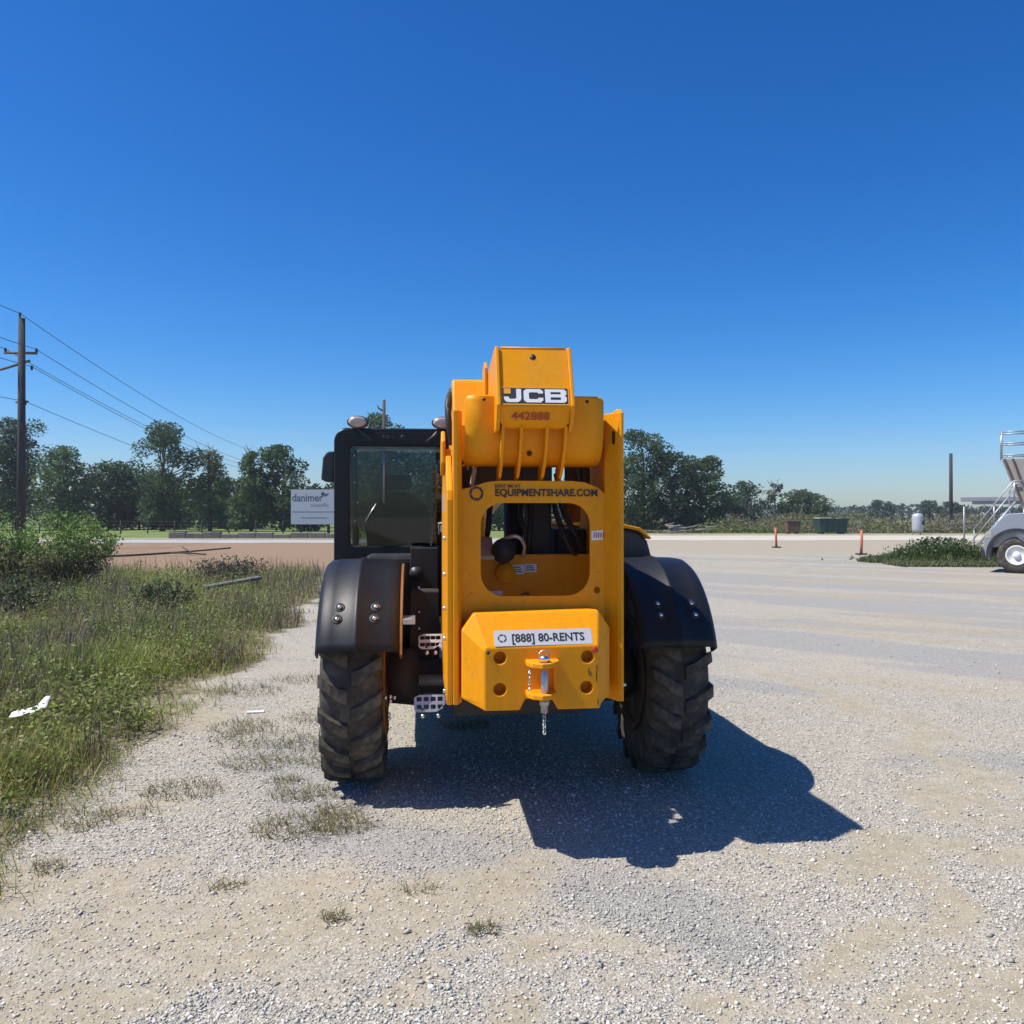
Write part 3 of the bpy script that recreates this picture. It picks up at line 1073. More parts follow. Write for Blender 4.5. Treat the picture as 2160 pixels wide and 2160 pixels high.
G2 = 'trees beyond the yard on the right'
tree('oak_tree', 'tallest dark tree right beside the yellow machine mast', 14.8, 97, 11.4, 6.6, 331, group=G2, base=0.04, npuff=44, pr=0.10, nleaf=4400, size=0.38, col=(0.070, 0.098, 0.042))
tree('oak_tree', 'dark full tree in the front of the right wood', 18.4, 98, 9.0, 7.0, 332, group=G2, base=0.02, npuff=42, pr=0.11, nleaf=4200, size=0.38, col=DG)
tree('oak_tree', 'broad tree at the right end of the tall right wood', 22.2, 100, 8.6, 6.6, 333, group=G2, base=0.02, npuff=42, pr=0.11, nleaf=4200, size=0.38, col=(0.070, 0.098, 0.042))
tree('oak_tree', 'tree behind the yellow machine mast with only its right edge showing', 10.8, 100, 9.8, 6.5, 334, group=G2, base=0.02, npuff=34, nleaf=2600, col=DG)
tree('oak_tree', 'low dark tree stepping down beside the tall right wood', 31.0, 125, 5.0, 7.0, 335, group=G2, base=0.02, npuff=26, nleaf=1900, col=(0.082, 0.105, 0.06))
tree('oak_tree', 'round topped tree rising from the low right tree line', 35.2, 128, 6.9, 5.2, 336, group=G2, base=0.04, npuff=26, nleaf=2000, col=(0.082, 0.105, 0.06))
tree('dead_tree', 'bare branched tree in the low right tree line', 39.5, 128, 6.6, 4.6, 337, group=G2, base=0.05, npuff=16, pr=0.09, nleaf=500, col=(0.08, 0.085, 0.055), bare=16, rootmat=BARKPALE, shape='cone')
tree('oak_tree', 'low tree right of the bare branched tree', 43.5, 130, 5.6, 6.0, 338, group=G2, base=0.02, npuff=26, nleaf=1900, col=(0.09, 0.115, 0.062))
tree('oak_tree', 'pale green tree at the far right end of the low tree line', 47.5, 134, 5.2, 5.2, 339, group=G2, base=0.02, npuff=24, nleaf=1800, col=(0.10, 0.13, 0.07))
tree('oak_tree', 'small distant tree left of the grey tank on the horizon', 89.0, 205, 5.4, 5.6, 340, group=G2, base=0.1, npuff=16, nleaf=900, size=0.6, col=(0.08, 0.10, 0.065))
tree('oak_tree', 'small distant tree just right of the grey tank', 98.0, 200, 5.2, 6.6, 341, group=G2, base=0.1, npuff=18, nleaf=1000, size=0.6, col=(0.08, 0.10, 0.065))
tree('oak_tree', 'small distant tree at the foot of the bare right pole', 104.5, 202, 5.0, 6.6, 342, group=G2, base=0.1, npuff=18, nleaf=1000, size=0.6, col=(0.08, 0.10, 0.065))


def far_woods():
    r = np.random.default_rng(400)
    n = 9000
    x = -60 + r.random(n) * 420
    y = 300 + 60 * r.random(n)
    top = 3.0 + 3.0 * fbm(x * 0.05, x * 0, 5, 3) + 1.6 * fbm(x * 0.3, x * 0 + 4, 6, 2)
    z = top * r.random(n) ** 0.7
    C = np.array([[0.06, 0.076, 0.055]]) * (0.7 + 0.6 * r.random((n, 1)))
    V, F, C = leaf_cards(np.stack([x, y, z], 1), 1.3 + 1.6 * r.random(n), C, r)
    tag(link('far_woods', np_mesh('far_woods', V, F, LEAF, C)), 'low hazy wood along the far horizon', 'woods', kind='stuff')
    n = 9000
    x = -150 + r.random(n) * 160
    y = 118 + 16 * r.random(n)
    top = 4.6 + 3.0 * fbm(x * 0.12, x * 0, 15, 3)
    z = top * r.random(n) ** 0.6
    C = np.array([[0.045, 0.064, 0.030]]) * (0.6 + 0.6 * r.random((n, 1)))
    V, F, C = leaf_cards(np.stack([x, y, z], 1), 0.8 + 0.9 * r.random(n), C, r)
    tag(link('dark_thicket', np_mesh('dark_thicket', V, F, LEAF, C)), 'dark thicket closing the gaps behind the left trees', 'thicket', kind='stuff')


far_woods()


# brush beyond the right drive
def brush():
    r = np.random.default_rng(410)
    n = 70000
    y = 84 + 50 * r.random(n) ** 1.3
    x = 3 + r.random(n) * (0.62 * y)
    g = fbm(x * 0.22, y * 0.12, 18, 3)
    top = (0.15 + 1.5 * sstep(g, 0.35, 0.75)) * (0.35 + 0.9 * sstep(y, 84, 100))
    z = top * r.random(n)
    grey = sstep(fbm(x * 0.13 + 9, y * 0.2, 19, 3), 0.45, 0.6)
    C = np.array([[0.155, 0.17, 0.065]]) * (1 - grey[:, None]) + np.array([[0.19, 0.155, 0.11]]) * grey[:, None]
    C = C * (0.6 + 0.8 * r.random((n, 1)))
    V, F, C = leaf_cards(np.stack([x, y, z], 1), 0.16 + 0.26 * r.random(n), C, r, 0.7)
    tag(link('brush', np_mesh('brush', V, F, BLADE, C)), 'rough brush and tall weeds beyond the tan road', 'brush', kind='stuff')
    # grassy island with the small weeds, right
    n = 9000
    a = r.random(n) * 2 * PI
    q = np.sqrt(r.random(n))
    x = 16.4 + np.cos(a) * q * 3.6
    y = 31.5 + np.sin(a) * q * 2.0
    prof = np.exp(-((x - 16.2) / 1.7) ** 2) * np.exp(-((y - 32.2) / 1.2) ** 2)
    hgt = 0.14 + 0.75 * prof * (0.5 + 0.8 * fbm(x * 1.5, y * 1.5, 29, 2))
    C = np.array([[0.085, 0.12, 0.035]]) * (0.6 + 0.8 * r.random((n, 1)))
    ga = blade_mesh(x, y, x * 0, hgt * (0.5 + 0.6 * r.random(n)), np.full(n, 0.035), 0.3 + 0.5 * r.random(n), r.random(n) * 2 * PI, 0.5 * r.random(n), C)
    n = 2600
    x2 = 16.2 + r.normal(size=n) * 1.05
    y2 = 32.3 + r.normal(size=n) * 0.6
    z2 = (0.15 + 0.75 * np.exp(-((x2 - 16.3) / 1.7) ** 2)) * r.random(n)
    lc = leaf_cards(np.stack([x2, y2, z2], 1), 0.09 + 0.1 * r.random(n), np.array([[0.075, 0.115, 0.04]]) * (0.6 + 0.8 * r.random((n, 1))), r, 0.6)
    V, F, C = join_np([ga, lc])
    tag(link('weed_mound', np_mesh('weed_mound', V, F, BLADE, C)), 'low green weed mound by the orange post, in front of the silver truck', 'weeds', kind='stuff')
    # grass verge under the truck
    n = 7000
    x = 13 + 9 * r.random(n)
    y = 28.3 + 1.8 * r.random(n)
    C = np.array([[0.12, 0.13, 0.055]]) * (0.6 + 0.8 * r.random((n, 1)))
    V, F, C = blade_mesh(x, y, x * 0, 0.05 + 0.13 * r.random(n), np.full(n, 0.035), 0.4 + 0.5 * r.random(n), r.random(n) * 2 * PI, 0.5 * r.random(n), C)
    tag(link('verge_grass', np_mesh('verge_grass', V, F, BLADE, C)), 'strip of short grass running behind the silver truck wheel', 'grass', kind='stuff')


brush()


def shrub(label, x, y, h, w, seed, nleaf, col, dcol):
    r = np.random.default_rng(seed)
    root = empty('shrub', (x, y, ground_z(np.array([x]), np.array([y]))[0]), 0, label, 'shrub', 'shrubs at the left edge of the yard')
    bm = bmesh.new()
    tips = []
    for i in range(60):
        a = r.random() * 2 * PI
        q = w / 2 * r.random() ** 0.6
        hh = h * (0.55 + 0.45 * r.random()) * (1 - 0.35 * (q / (w / 2)) ** 2)
        p = Vector((math.cos(a) * q, math.sin(a) * q, hh))
        tips.append(p)
        if i % 2 == 0:
            add_tube(bm, [(p.x * 0.15, p.y * 0.15, 0), (p.x * 0.5, p.y * 0.5, hh * 0.5), p], [0.014, 0.009, 0.003], 4)
    finish(bm, 'stems', BARK, root, smooth_=True)
    tp = np.array([tuple(p) for p in tips])
    pick = r.integers(0, len(tp), nleaf)
    t = 1 - 0.72 * r.random(nleaf) ** 1.3
    P = tp[pick] * np.stack([0.35 + 0.65 * t, 0.35 + 0.65 * t, t], 1) + r.normal(size=(nleaf, 3)) * np.array([0.07, 0.07, 0.05]) * (w / 2.0)
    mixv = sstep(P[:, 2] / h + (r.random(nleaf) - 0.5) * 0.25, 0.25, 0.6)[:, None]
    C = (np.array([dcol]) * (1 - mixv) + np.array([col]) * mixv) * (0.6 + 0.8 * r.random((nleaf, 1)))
    V, F, C = leaf_cards(P, 0.05 + 0.06 * r.random(nleaf), C, r, 0.9)
    link('foliage', np_mesh('foliage', V, F, LEAF, C), None, root)


shrub('bright green feathery shrub cut off by the left picture edge', -11.7, 18.6, 2.0, 2.6, 501, 9000, (0.15, 0.25, 0.055), (0.17, 0.145, 0.10))
shrub('bright green feathery shrub beside the red dirt, right of its twin', -9.9, 18.9, 1.85, 2.4, 502, 9000, (0.15, 0.24, 0.055), (0.17, 0.145, 0.10))
shrub('small dark leafy bush amid the weeds below the weathered board', -5.75, 14.2, 0.62, 1.1, 503, 1500, (0.09, 0.11, 0.05), (0.085, 0.07, 0.055))
shrub('low grey green bush at the left edge below the feathery shrubs', -8.2, 14.0, 0.75, 1.8, 504, 1900, (0.075, 0.095, 0.045), (0.08, 0.075, 0.055))
shrub('brownish thin bush at the near edge of the red dirt', -6.9, 20.8, 0.75, 2.2, 505, 1500, (0.10, 0.095, 0.065), (0.11, 0.085, 0.065))


# ------------------------------------------------------------------ left distance: poles, wires, sign, fence, barrier
def tapered(name, x, y, z0, z1, r0, r1, mat, parent=None):
    return tube(name, [(x, y, z0), (x, y, (z0 + z1) / 2), (x, y, z1)], [r0, (r0 + r1) / 2, r1], mat, parent, 10)


PD = Vector((-11.5, 96.0, 0)).normalized()         # along the line
PS = Vector((PD.y, -PD.x, 0))                       # across it
pole = empty('utility_pole', (-25.3, 44.0, 0), 0, 'tall wooden utility pole with crossarms at the left picture edge', 'utility pole')
tapered('post', 0, 0, -0.3, 11.9, 0.23, 0.16, WOOD, pole)
tube('crossarm', [tuple(PS * -0.85 + Vector((0, 0, 10.1))), tuple(PS * 0.75 + Vector((0, 0, 10.1)))], 0.075, GREYWOOD, pole, 6)
tube('crossarm', [(-0.85, -0.45, 9.15), (0.30, 0.25, 9.75)], 0.07, GREYWOOD, pole, 6)
ATT = [Vector((-0.1, 0, 12.15)), PS * -0.8 + Vector((0, 0, 10.3)), PS * 0.72 + Vector((0, 0, 10.3)), Vector((0.35, 0.3, 9.45)), Vector((0.2, 0, 7.6))]
for a in ATT:
    lathe('insulator', [(-0.13, 0.03), (-0.05, 0.07), (0.0, 0.05), (0.06, 0.075), (0.12, 0.03)], DARK, pole, 10, 'z', tuple(a - Vector((0, 0, 0.06))))
tube('top_pin', [(-0.1, 0, 11.7), (-0.1, 0, 12.1)], 0.05, DARK, pole, 6)
tube('guy_bracket', [(-0.3, 0, 7.55), (0.35, 0, 7.6)], 0.05, DARK, pole, 6)
base = Vector((-25.3, 44.0, 0))
names = ['topmost power line from the utility pole', 'second power line from the top, from the left crossarm end', 'third power line, from the right crossarm end',
         'fourth power line, from the slanted crossarm', 'lowest thin cable below the crossarms of the utility pole']
for i, a in enumerate(ATT):
    p0 = base + a
    fwd = base + Vector((-12.0, 100.0, 0)) + Vector((a.x, a.y, a.z - 0.6))
    bk = base + PD * -34 + Vector((a.x, a.y, a.z + 0.4))
    pts = []
    for j in range(13):
        t = j / 12
        p = bk.lerp(p0, t)
        p.z -= 0.6 * 4 * t * (1 - t)
        pts.append(p)
    for j in range(1, 33):
        t = j / 32
        p = p0.lerp(fwd, t)
        p.z -= (1.9 if i < 4 else 1.4) * 4 * t * (1 - t)
        pts.append(p)
    o = tube('power_line', pts, 0.018 if i < 4 else 0.016, WIRE, None, 5)
    tag(o, names[i], 'power line', 'wires on the utility pole')
fp = empty('utility_pole', (-37.3, 144.0, 0), 0, 'distant utility pole behind the trees where the wires end', 'utility pole')
tapered('post', 0, 0, -0.3, 11.4, 0.2, 0.15, WOOD, fp)
tube('crossarm', [(-1.1, 0, 9.6), (1.1, 0, 9.6)], 0.07, GREYWOOD, fp, 6)
sn = empty('dead_snag', (-12.9, 86, 0), 0, 'bare dead trunk poking above the cab roof tree', 'dead tree')
tapered('trunk', 0, 0, -0.3, 13.4, 0.26, 0.15, BARK, sn)
tube('branch', [(0, 0, 12.2), (-0.55, 0, 12.55), (-0.7, 0, 12.9)], [0.11, 0.09, 0.05], BARK, sn, 6)
tube('branch', [(0, 0, 11.6), (0.4, 0, 11.9)], [0.09, 0.04], BARK, sn, 6)

rp = empty('utility_pole', (53.5, 104, 0), 0, 'bare dark pole without crossarm standing in the right brush', 'utility pole')
tapered('post', 0, 0, -0.3, 9.3, 0.24, 0.19, WOOD, rp)
box('marker_plate', -0.2, 0.2, -0.27, -0.24, 0.5, 1.2, WHT, rp, 0)
for (x, y, h, lab) in ((33.5, 165, 6.2, 'thin distant post above the brush behind the green bin'), (47.5, 180, 5.0, 'thin distant post right of the green bin on the horizon')):
    q = empty('distant_post', (x, y, 0), 0, lab, 'post')
    tapered('post', 0, 0, 0, h, 0.16, 0.12, WOOD, q)
    box('cap', -0.2, 0.2, -0.2, 0.2, h, h + 0.25, DARK, q, 0)

# sign
sg = empty('billboard_sign', (-17.6, 68, 0), 0, 'pale faded company sign board on two dark posts left of the cab', 'sign')
box('board', 0, 4.5, -0.06, 0.06, 1.02, 3.78, SIGNM, sg, 0.01)
for px in (0.75, 2.95, 4.1):
    box('post', px - 0.1, px + 0.1, 0.07, 0.27, -0.2, 3.5, DARK, sg, 0.01)
text('lettering', 'danimer', 0.86, T((0.08, -0.064, 2.86)), SIGNINK, sg, 0.012, 0.86)
text('lettering', 'scientific', 0.44, T((1.55, -0.064, 2.42)), SIGNLINE, sg, 0.004, 0.95)
plate('leaf_emblem', [[(2.48, 3.2), (2.75, 3.42), (2.72, 3.5), (2.5, 3.62), (2.38, 3.45)]], 0.004, T((0, -0.064, 0)), LEAFINK, sg)
plate('leaf_emblem', [[(2.62, 3.24), (2.85, 3.28), (3.05, 3.5), (2.8, 3.44)]], 0.004, T((0, -0.064, 0)), LEAFINK, sg)
for (z, a, b_) in ((2.02, 0.1, 4.2), (1.55, 0.8, 2.9)):
    plate('print_line', [[(a, z - 0.035), (b_, z - 0.035), (b_, z + 0.035), (a, z + 0.035)]], 0.004, T((0, -0.064, 0)), SIGNLINE, sg)

# low barrier of concrete blocks by the road
bw = empty('roadside_barrier', (-26.0, 64.8, 0), 0, 'long low weathered grey barrier behind the pale road, below the sign', 'barrier')
for i in range(11):
    random.seed(900 + i)
    o = box('block', i * 1.32, i * 1.32 + 1.29, -0.25, 0.25, -0.05, 0.40 + random.uniform(-0.09, 0.09), BARR, bw, 0.05)
# field fence: posts, strands
fe = empty('field_fence', (-48, 82, 0), 0, 'wire fence with dark posts along the green field', 'fence')
for i in range(16):
    tapered('post', i * 2.6, 0, 0, 1.25, 0.06, 0.05, WOOD, fe)
for z in (0.5, 0.85, 1.15):
    tube('strand', [(0, 0.07, z), (39, 0.07, z)], 0.008, WIRE, fe, 4)

# dead branch on the red dirt
db = empty('fallen_branch', (-16.3, 33.6, 0.02), 0, 'dark fallen branch forking across the red dirt', 'branch')
tube('limb', curve_pts([(-0.3, 0, 0.06), (1.2, 1.0, 0.10), (2.6, 3.2, 0.16), (3.5, 5.2, 0.22)]), [0.05] * 10 + [0.04] * 9, BARK, db, 6)
tube('limb', curve_pts([(1.9, 2.1, 0.12), (2.6, 2.2, 0.12), (3.4, 2.4, 0.05)]), 0.035, BARK, db, 6)
tube('limb', curve_pts([(1.7, 4.2, 0.30), (2.3, 3.2, 0.2), (2.7, 2.6, 0.15)]), 0.03, BARK, db, 6)
# board lying in the weeds
bd = tag(box('weathered_board', -0.62, 0.62, -0.10, 0.10, 0.0, 0.06, GREYWOOD, None, 0.008, loc=(-5.75, 17.6, 0.30), rot=(0.05, -0.10, 0.85)),
         'grey weathered board lying on the weeds beside the machine', 'board')
# litter
bm = bmesh.new()
rr = random.Random(5)
g = []
for i in range(9):
    row = []
    for j in range(5):
        u, v = i / 8, j / 4
        w_ = 0.05 + 0.03 * math.sin(u * 9) + 0.03 * u
        row.append(bm.verts.new((0.30 * u, w_ * (v - 0.5) * 2 + 0.08 * u * u, 0.02 + 0.035 * rr.random() + 0.10 * u * u * (0.4 + v * 0.6))))
    g.append(row)
for i in range(8):
    for j in range(4):
        bm.faces.new((g[i][j], g[i + 1][j], g[i + 1][j + 1], g[i][j + 1]))
o = finish(bm, 'plastic_bag', LITTER, None, smooth_=True, loc=(-3.66, 6.25, 0.22), rot=(0.35, -0.10, 0.1))
o.scale = (0.85, 0.62, 0.7)
md = o.modifiers.new('thick', 'SOLIDIFY')
md.thickness = 0.006
tag(o, 'crumpled white plastic litter caught in the grass at far left', 'litter')
bm = bmesh.new()
for i in range(7):
    a = bm.verts.new((0.025 * i, 0.012 * math.sin(i), 0.006 + 0.004 * math.sin(i * 2.0)))
bm.free()
o = box('paper_scrap', -0.075, 0.075, -0.03, 0.03, 0.0, 0.012, LITTER, None, 0.003, loc=(-2.23, 7.43, float(ground_z(np.array([-2.23]), np.array([7.43]))[0]) + 0.002), rot=(0.0, 0.0, 0.2))
tag(o, 'small flat white scrap on the gravel left of the tyre', 'litter')

# ------------------------------------------------------------------ right distance
def post_(x, y, h, lean, label):
    p = empty('marker_post', (x, y, 0), 0.2, label, 'post', 'orange marker posts in the yard')
    tube('tube', [(0, 0, 0), (lean, 0, h * 0.5), (lean * 1.6, 0, h)], [0.065, 0.06, 0.06], ORANGE, p, 10)
    box('base', -0.2, 0.2, -0.16, 0.16, 0.0, 0.06, DARK, p, 0.015)
    lathe('cap', [(h, 0.062), (h + 0.03, 0.04)], ORANGE, p, 10, 'z', (lean * 1.6, 0, 0))


post_(14.1, 45.5, 1.05, -0.03, 'orange marker post nearer the machine, left of its pair')
post_(15.3, 37.4, 1.05, 0.02, 'orange marker post at the tip of the weed mound')

# green skip
bn = empty('green_skip', (29.0, 81, 0), 0, 'dark green metal waste skip in front of the brush', 'skip')
bm = bmesh.new()
add_prism(bm, [(0, 0.12), (2.45, 0.12), (2.6, 1.35), (-0.1, 1.35)], -0.8, 0.8, 'y')
finish(bm, 'body', GREEN, bn, bevel=0.02)
for px in (0.3, 0.85, 1.4, 1.95):
    box('rib', px, px + 0.1, -0.87, -0.803, 0.14, 1.3, GREEN, bn, 0.01)
box('rim', -0.13, 2.63, -0.88, 0.88, 1.353, 1.43, GREEN, bn, 0.015)
box('lid', -0.05, 1.1, -0.7, 0.8, 1.433, 1.53, TAN_STEEL, bn, 0.02)
for px in (0.2, 2.1):
    box('skid', px, px + 0.2, -0.7, 0.7, 0, 0.118, DARK, bn, 0.01)
rb = empty('rusty_box', (26.2, 81.5, 0), 0, 'rusty brown metal bin left of the green skip', 'bin')
bm = bmesh.new()
add_prism(bm, [(0, 0.1), (1.1, 0.1), (1.2, 1.15), (-0.08, 1.15)], -0.5, 0.5, 'y')
finish(bm, 'body', RUST, rb, bevel=0.02)
box('rim', -0.12, 1.24, -0.55, 0.55, 1.153, 1.22, RUST, rb, 0.01)
for px in (0.05, 0.9):
    box('foot', px, px + 0.15, -0.45, 0.45, 0, 0.098, DARK, rb, 0.01)
# tank
tk = empty('grey_tank', (36.5, 76.8, 0), 0, 'upright grey cylindrical tank at the edge of the brush', 'tank')
lathe('shell', [(0.25, 0.30), (0.3, 0.44), (0.5, 0.48), (1.6, 0.48), (1.8, 0.44), (1.9, 0.25), (1.95, 0.1)], TANKM, tk, 24, 'z')
for a in range(3):
    t = a * 2 * PI / 3 - PI / 2
    tube('leg', [(0.36 * math.cos(t), 0.36 * math.sin(t), 0.4), (0.42 * math.cos(t), 0.42 * math.sin(t), 0)], 0.04, GALV, tk, 6)
box('gauge', 0.2, 0.42, -0.52, -0.44, 0.9, 1.25, DARK, tk, 0.01)
tube('outlet_pipe', [(0, 0, 1.93), (0, 0, 2.1), (0.2, 0, 2.15)], 0.04, GALV, tk, 6)
# grey timber heap left in the brush
lp = empty('log_heap', (14.5, 79, 0), 0, 'pile of grey dead logs and branches at the brush edge', 'log pile')
rr = random.Random(12)
for i in range(16):
    x0, y0 = rr.uniform(-0.5, 3.6), rr.uniform(-0.6, 0.6)
    a = rr.uniform(-0.35, 0.35)
    L = rr.uniform(0.8, 1.8)
    z = rr.uniform(0.1, 0.85)
    tube('log', [(x0, y0, z), (x0 + L * 0.5, y0 + a * 0.5, z + 0.06), (x0 + L, y0 + a, z + rr.uniform(-0.1, 0.25))], [0.09, 0.08, 0.05], BARKPALE, lp, 6)


# ------------------------------------------------------------------ silver truck at the right edge
def truck():
    t = empty('silver_truck', (14.9, 25.2, 0), math.radians(-36), 'silver truck nose and front wheel cut by the right picture edge', 'truck')
    # near side at y = 0, far side y = 2.3 ; nose towards -x ; wheel centre x = 0
    def fender(name, y0, y1):
        arch = [(0.72 * math.cos(a), 0.53 + 0.72 * math.sin(a)) for a in np.linspace(math.radians(-8), math.radians(192), 22)]
        outer = [(-0.80, 0.46), (-0.86, 0.80), (-0.83, 1.05), (-0.72, 1.22), (-0.55, 1.36), (-0.36, 1.62), (-0.22, 1.74), (1.6, 1.86), (1.6, 0.45), (0.80, 0.45)]
        bm = bmesh.new()
        add_prism(bm, [(p[0], p[1]) for p in arch] + outer, y0, y1, 'y')
        bmesh.ops.triangulate(bm, faces=[f for f in bm.faces if len(f.verts) > 4])
        return finish(bm, name, SILVER, t, bevel=0.03, seg=3)
    fender('fender', 0.0, 0.30)
    fender('fender', 1.98, 2.28)
    bm = bmesh.new()
    add_prism(bm, [(-0.78, 0.75), (-0.78, 1.1), (-0.55, 1.5), (-0.3, 1.76), (1.6, 1.9), (1.6, 0.75)], 0.303, 1.977, 'y')
    finish(bm, 'hood', SILVER, t, bevel=0.05, seg=3)
    # dark wheel arch lining
    for y0, y1 in ((-0.035, 0.03), (2.25, 2.315)):
        bm = bmesh.new()
        a = np.linspace(math.radians(-5), math.radians(188), 24)
        add_prism(bm, [(0.80 * math.cos(q), 0.53 + 0.80 * math.sin(q)) for q in a] + [(0.70 * math.cos(q), 0.53 + 0.70 * math.sin(q)) for q in a[::-1]], y0, y1, 'y')
        bmesh.ops.triangulate(bm, faces=[f for f in bm.faces if len(f.verts) > 4])
        finish(bm, 'arch_trim', BLK, t)
    box('bumper', -0.93, -0.74, 0.02, 2.26, 0.42, 0.72, BLK, t, 0.04)
    box('headlight', -0.80, -0.64, -0.012, 0.26, 1.02, 1.22, LENS, t, 0.02)
    box('cab', 1.61, 3.6, 0.0, 2.28, 0.55, 1.95, SILVER, t, 0.06)
    bm = bmesh.new()
    add_prism(bm, [(1.62, 1.955), (2.15, 2.72), (3.45, 2.75), (3.58, 1.955)], 0.12, 2.16, 'y')
    finish(bm, 'roof', SILVER, t, bevel=0.06)
    bm = bmesh.new()
    add_prism(bm, [(1.95, 2.02), (2.35, 2.6), (3.2, 2.62), (3.3, 2.02)], 0.10, 0.117, 'y')
    finish(bm, 'side_window', HOSE, t)
    box('chassis_rail', -0.7, 6.5, 0.75, 1.55, 0.55, 0.746, DARK, t, 0.02)
    box('flat_bed', 3.75, 6.6, -0.02, 2.3, 1.0, 1.15, DARK, t, 0.02)
    for (wx, wy) in ((0, 0.02), (0, 1.92), (4.9, 0.02), (4.9, 1.92)):
        near = wy < 1
        w = lathe('tyre', [(0.02, 0.30), (0.0, 0.33), (0.0, 0.46), (0.03, 0.51), (0.08, 0.53), (0.26, 0.53), (0.31, 0.51), (0.34, 0.46), (0.34, 0.33), (0.32, 0.30)], RUB, t, 40, 'y', (wx, wy, 0.53))
        lathe('rim', [(0.018, 0.298), (-0.005, 0.29), (0.03, 0.24), (0.07, 0.21), (0.075, 0.13), (0.02, 0.11), (-0.03, 0.09), (-0.035, 0.02)] if near else
              [(0.322, 0.298), (0.34, 0.29), (0.31, 0.24), (0.27, 0.2), (0.26, 0.1), (0.3, 0.02)], WHT, w, 32, 'y', (wx, wy, 0.53))
        if near:
            for k in range(8):
                a = k * PI / 4
                lathe('wheel_nut', [(0.02, 0.018), (0.05, 0.016)], DARK, w, 6, 'y', (wx + 0.165 * math.cos(a), wy, 0.53 + 0.165 * math.sin(a)))


truck()


# access stairs and deck behind the truck
def stairs():
    s = empty('metal_stairs', (21.6, 40, 0), math.radians(-28), 'galvanised metal stair with handrails rising to the deck behind the truck', 'stairs')
    L, H = 1.75, 2.35
    for y in (0, 0.85):
        tube('stringer', [(0, y, 0.05), (L, y, H)], 0.055, GALV, s, 6)
        tube('handrail', [(0.0, y, 1.0), (L - 0.1, y, H + 0.95), (L + 0.6, y, H + 1.0)], 0.032, GALV, s, 6)
        tube('midrail', [(0.0, y, 0.55), (L - 0.1, y, H + 0.5)], 0.025, GALV, s, 6)
        for f in (0.03, 0.5, 0.97):
            tube('baluster', [(L * f, y, H * f), (L * f, y, H * f + 1.0)], 0.028, GALV, s, 6)
    for k in range(9):
        f = (k + 0.6) / 9
        box('tread', L * f - 0.11, L * f + 0.14, 0.03, 0.82, H * f - 0.02, H * f + 0.02, GALV, s, 0.004)
    d = empty('metal_deck', (22.3, 42.2, 0), math.radians(-28), 'raised grey metal deck on thin legs behind the stair', 'deck')
    box('deck_slab', -0.1, 5.5, 0, 1.8, 2.42, 2.62, GALV, d, 0.01)
    box('edge_beam', 0.4, 5.0, 0.1, 0.25, 2.26, 2.415, GALV, d, 0.01)
    for x in (0.05, 1.35, 2.6, 3.9, 5.2):
        for y in (0.15, 1.6):
            tube('leg', [(x, y, 0), (x, y, 2.26)], 0.045, GALV, d, 6)
    c = empty('loading_chute', (24.35, 40.8, 0), math.radians(-28), 'tall leaning grey chute with guard rails on top behind the truck', 'chute')
    bm = bmesh.new()
    add_prism(bm, [(-0.75, 4.45), (0.35, 4.45), (1.5, 0.8), (0.55, 0.8), (-0.02, 2.4)], 0, 1.5, 'y')
    finish(bm, 'chute_body', CHUTE, c, bevel=0.02)
    for (a, b_) in (((-0.70, 4.44), (0.0, 2.42)), ((-0.35, 4.44), (0.35, 2.2))):
        bm = bmesh.new()
        add_tube(bm, [(a[0], -0.06, a[1]), (b_[0], -0.06, b_[1])], 0.05, 6)
        finish(bm, 'stiffener', RUST, c)
    for x in (-0.8, 0.28):
        for y in (0.0, 1.4):
            tube('rail_post', [(x, y, 4.46), (x, y, 5.75)], 0.035, GALV, c, 6)
    for z in (4.62, 5.2, 5.75):
        for y in (0.0, 1.4):
            tube('guard_rail', [(-0.82, y, z), (0.32, y, z)], 0.035, GALV, c, 6)
        for x in (-0.8, 0.28):
            tube('guard_rail', [(x, 0.0, z), (x, 1.4, z)], 0.03, GALV, c, 6)
    for (x, y) in ((0.7, 0.15), (0.7, 1.35), (1.6, 0.15), (1.6, 1.35)):
        tube('support_leg', [(x, y, 0), (x - 0.2, y, 2.3)], 0.07, GALV, c, 6)
    tube('hoop', curve_pts([(-0.45, -0.1, 1.6), (-0.5, -0.1, 2.7), (-0.35, -0.1, 3.15), (0.0, -0.1, 3.2), (0.2, -0.1, 2.6)]), 0.04, GALV, c, 6)


stairs()


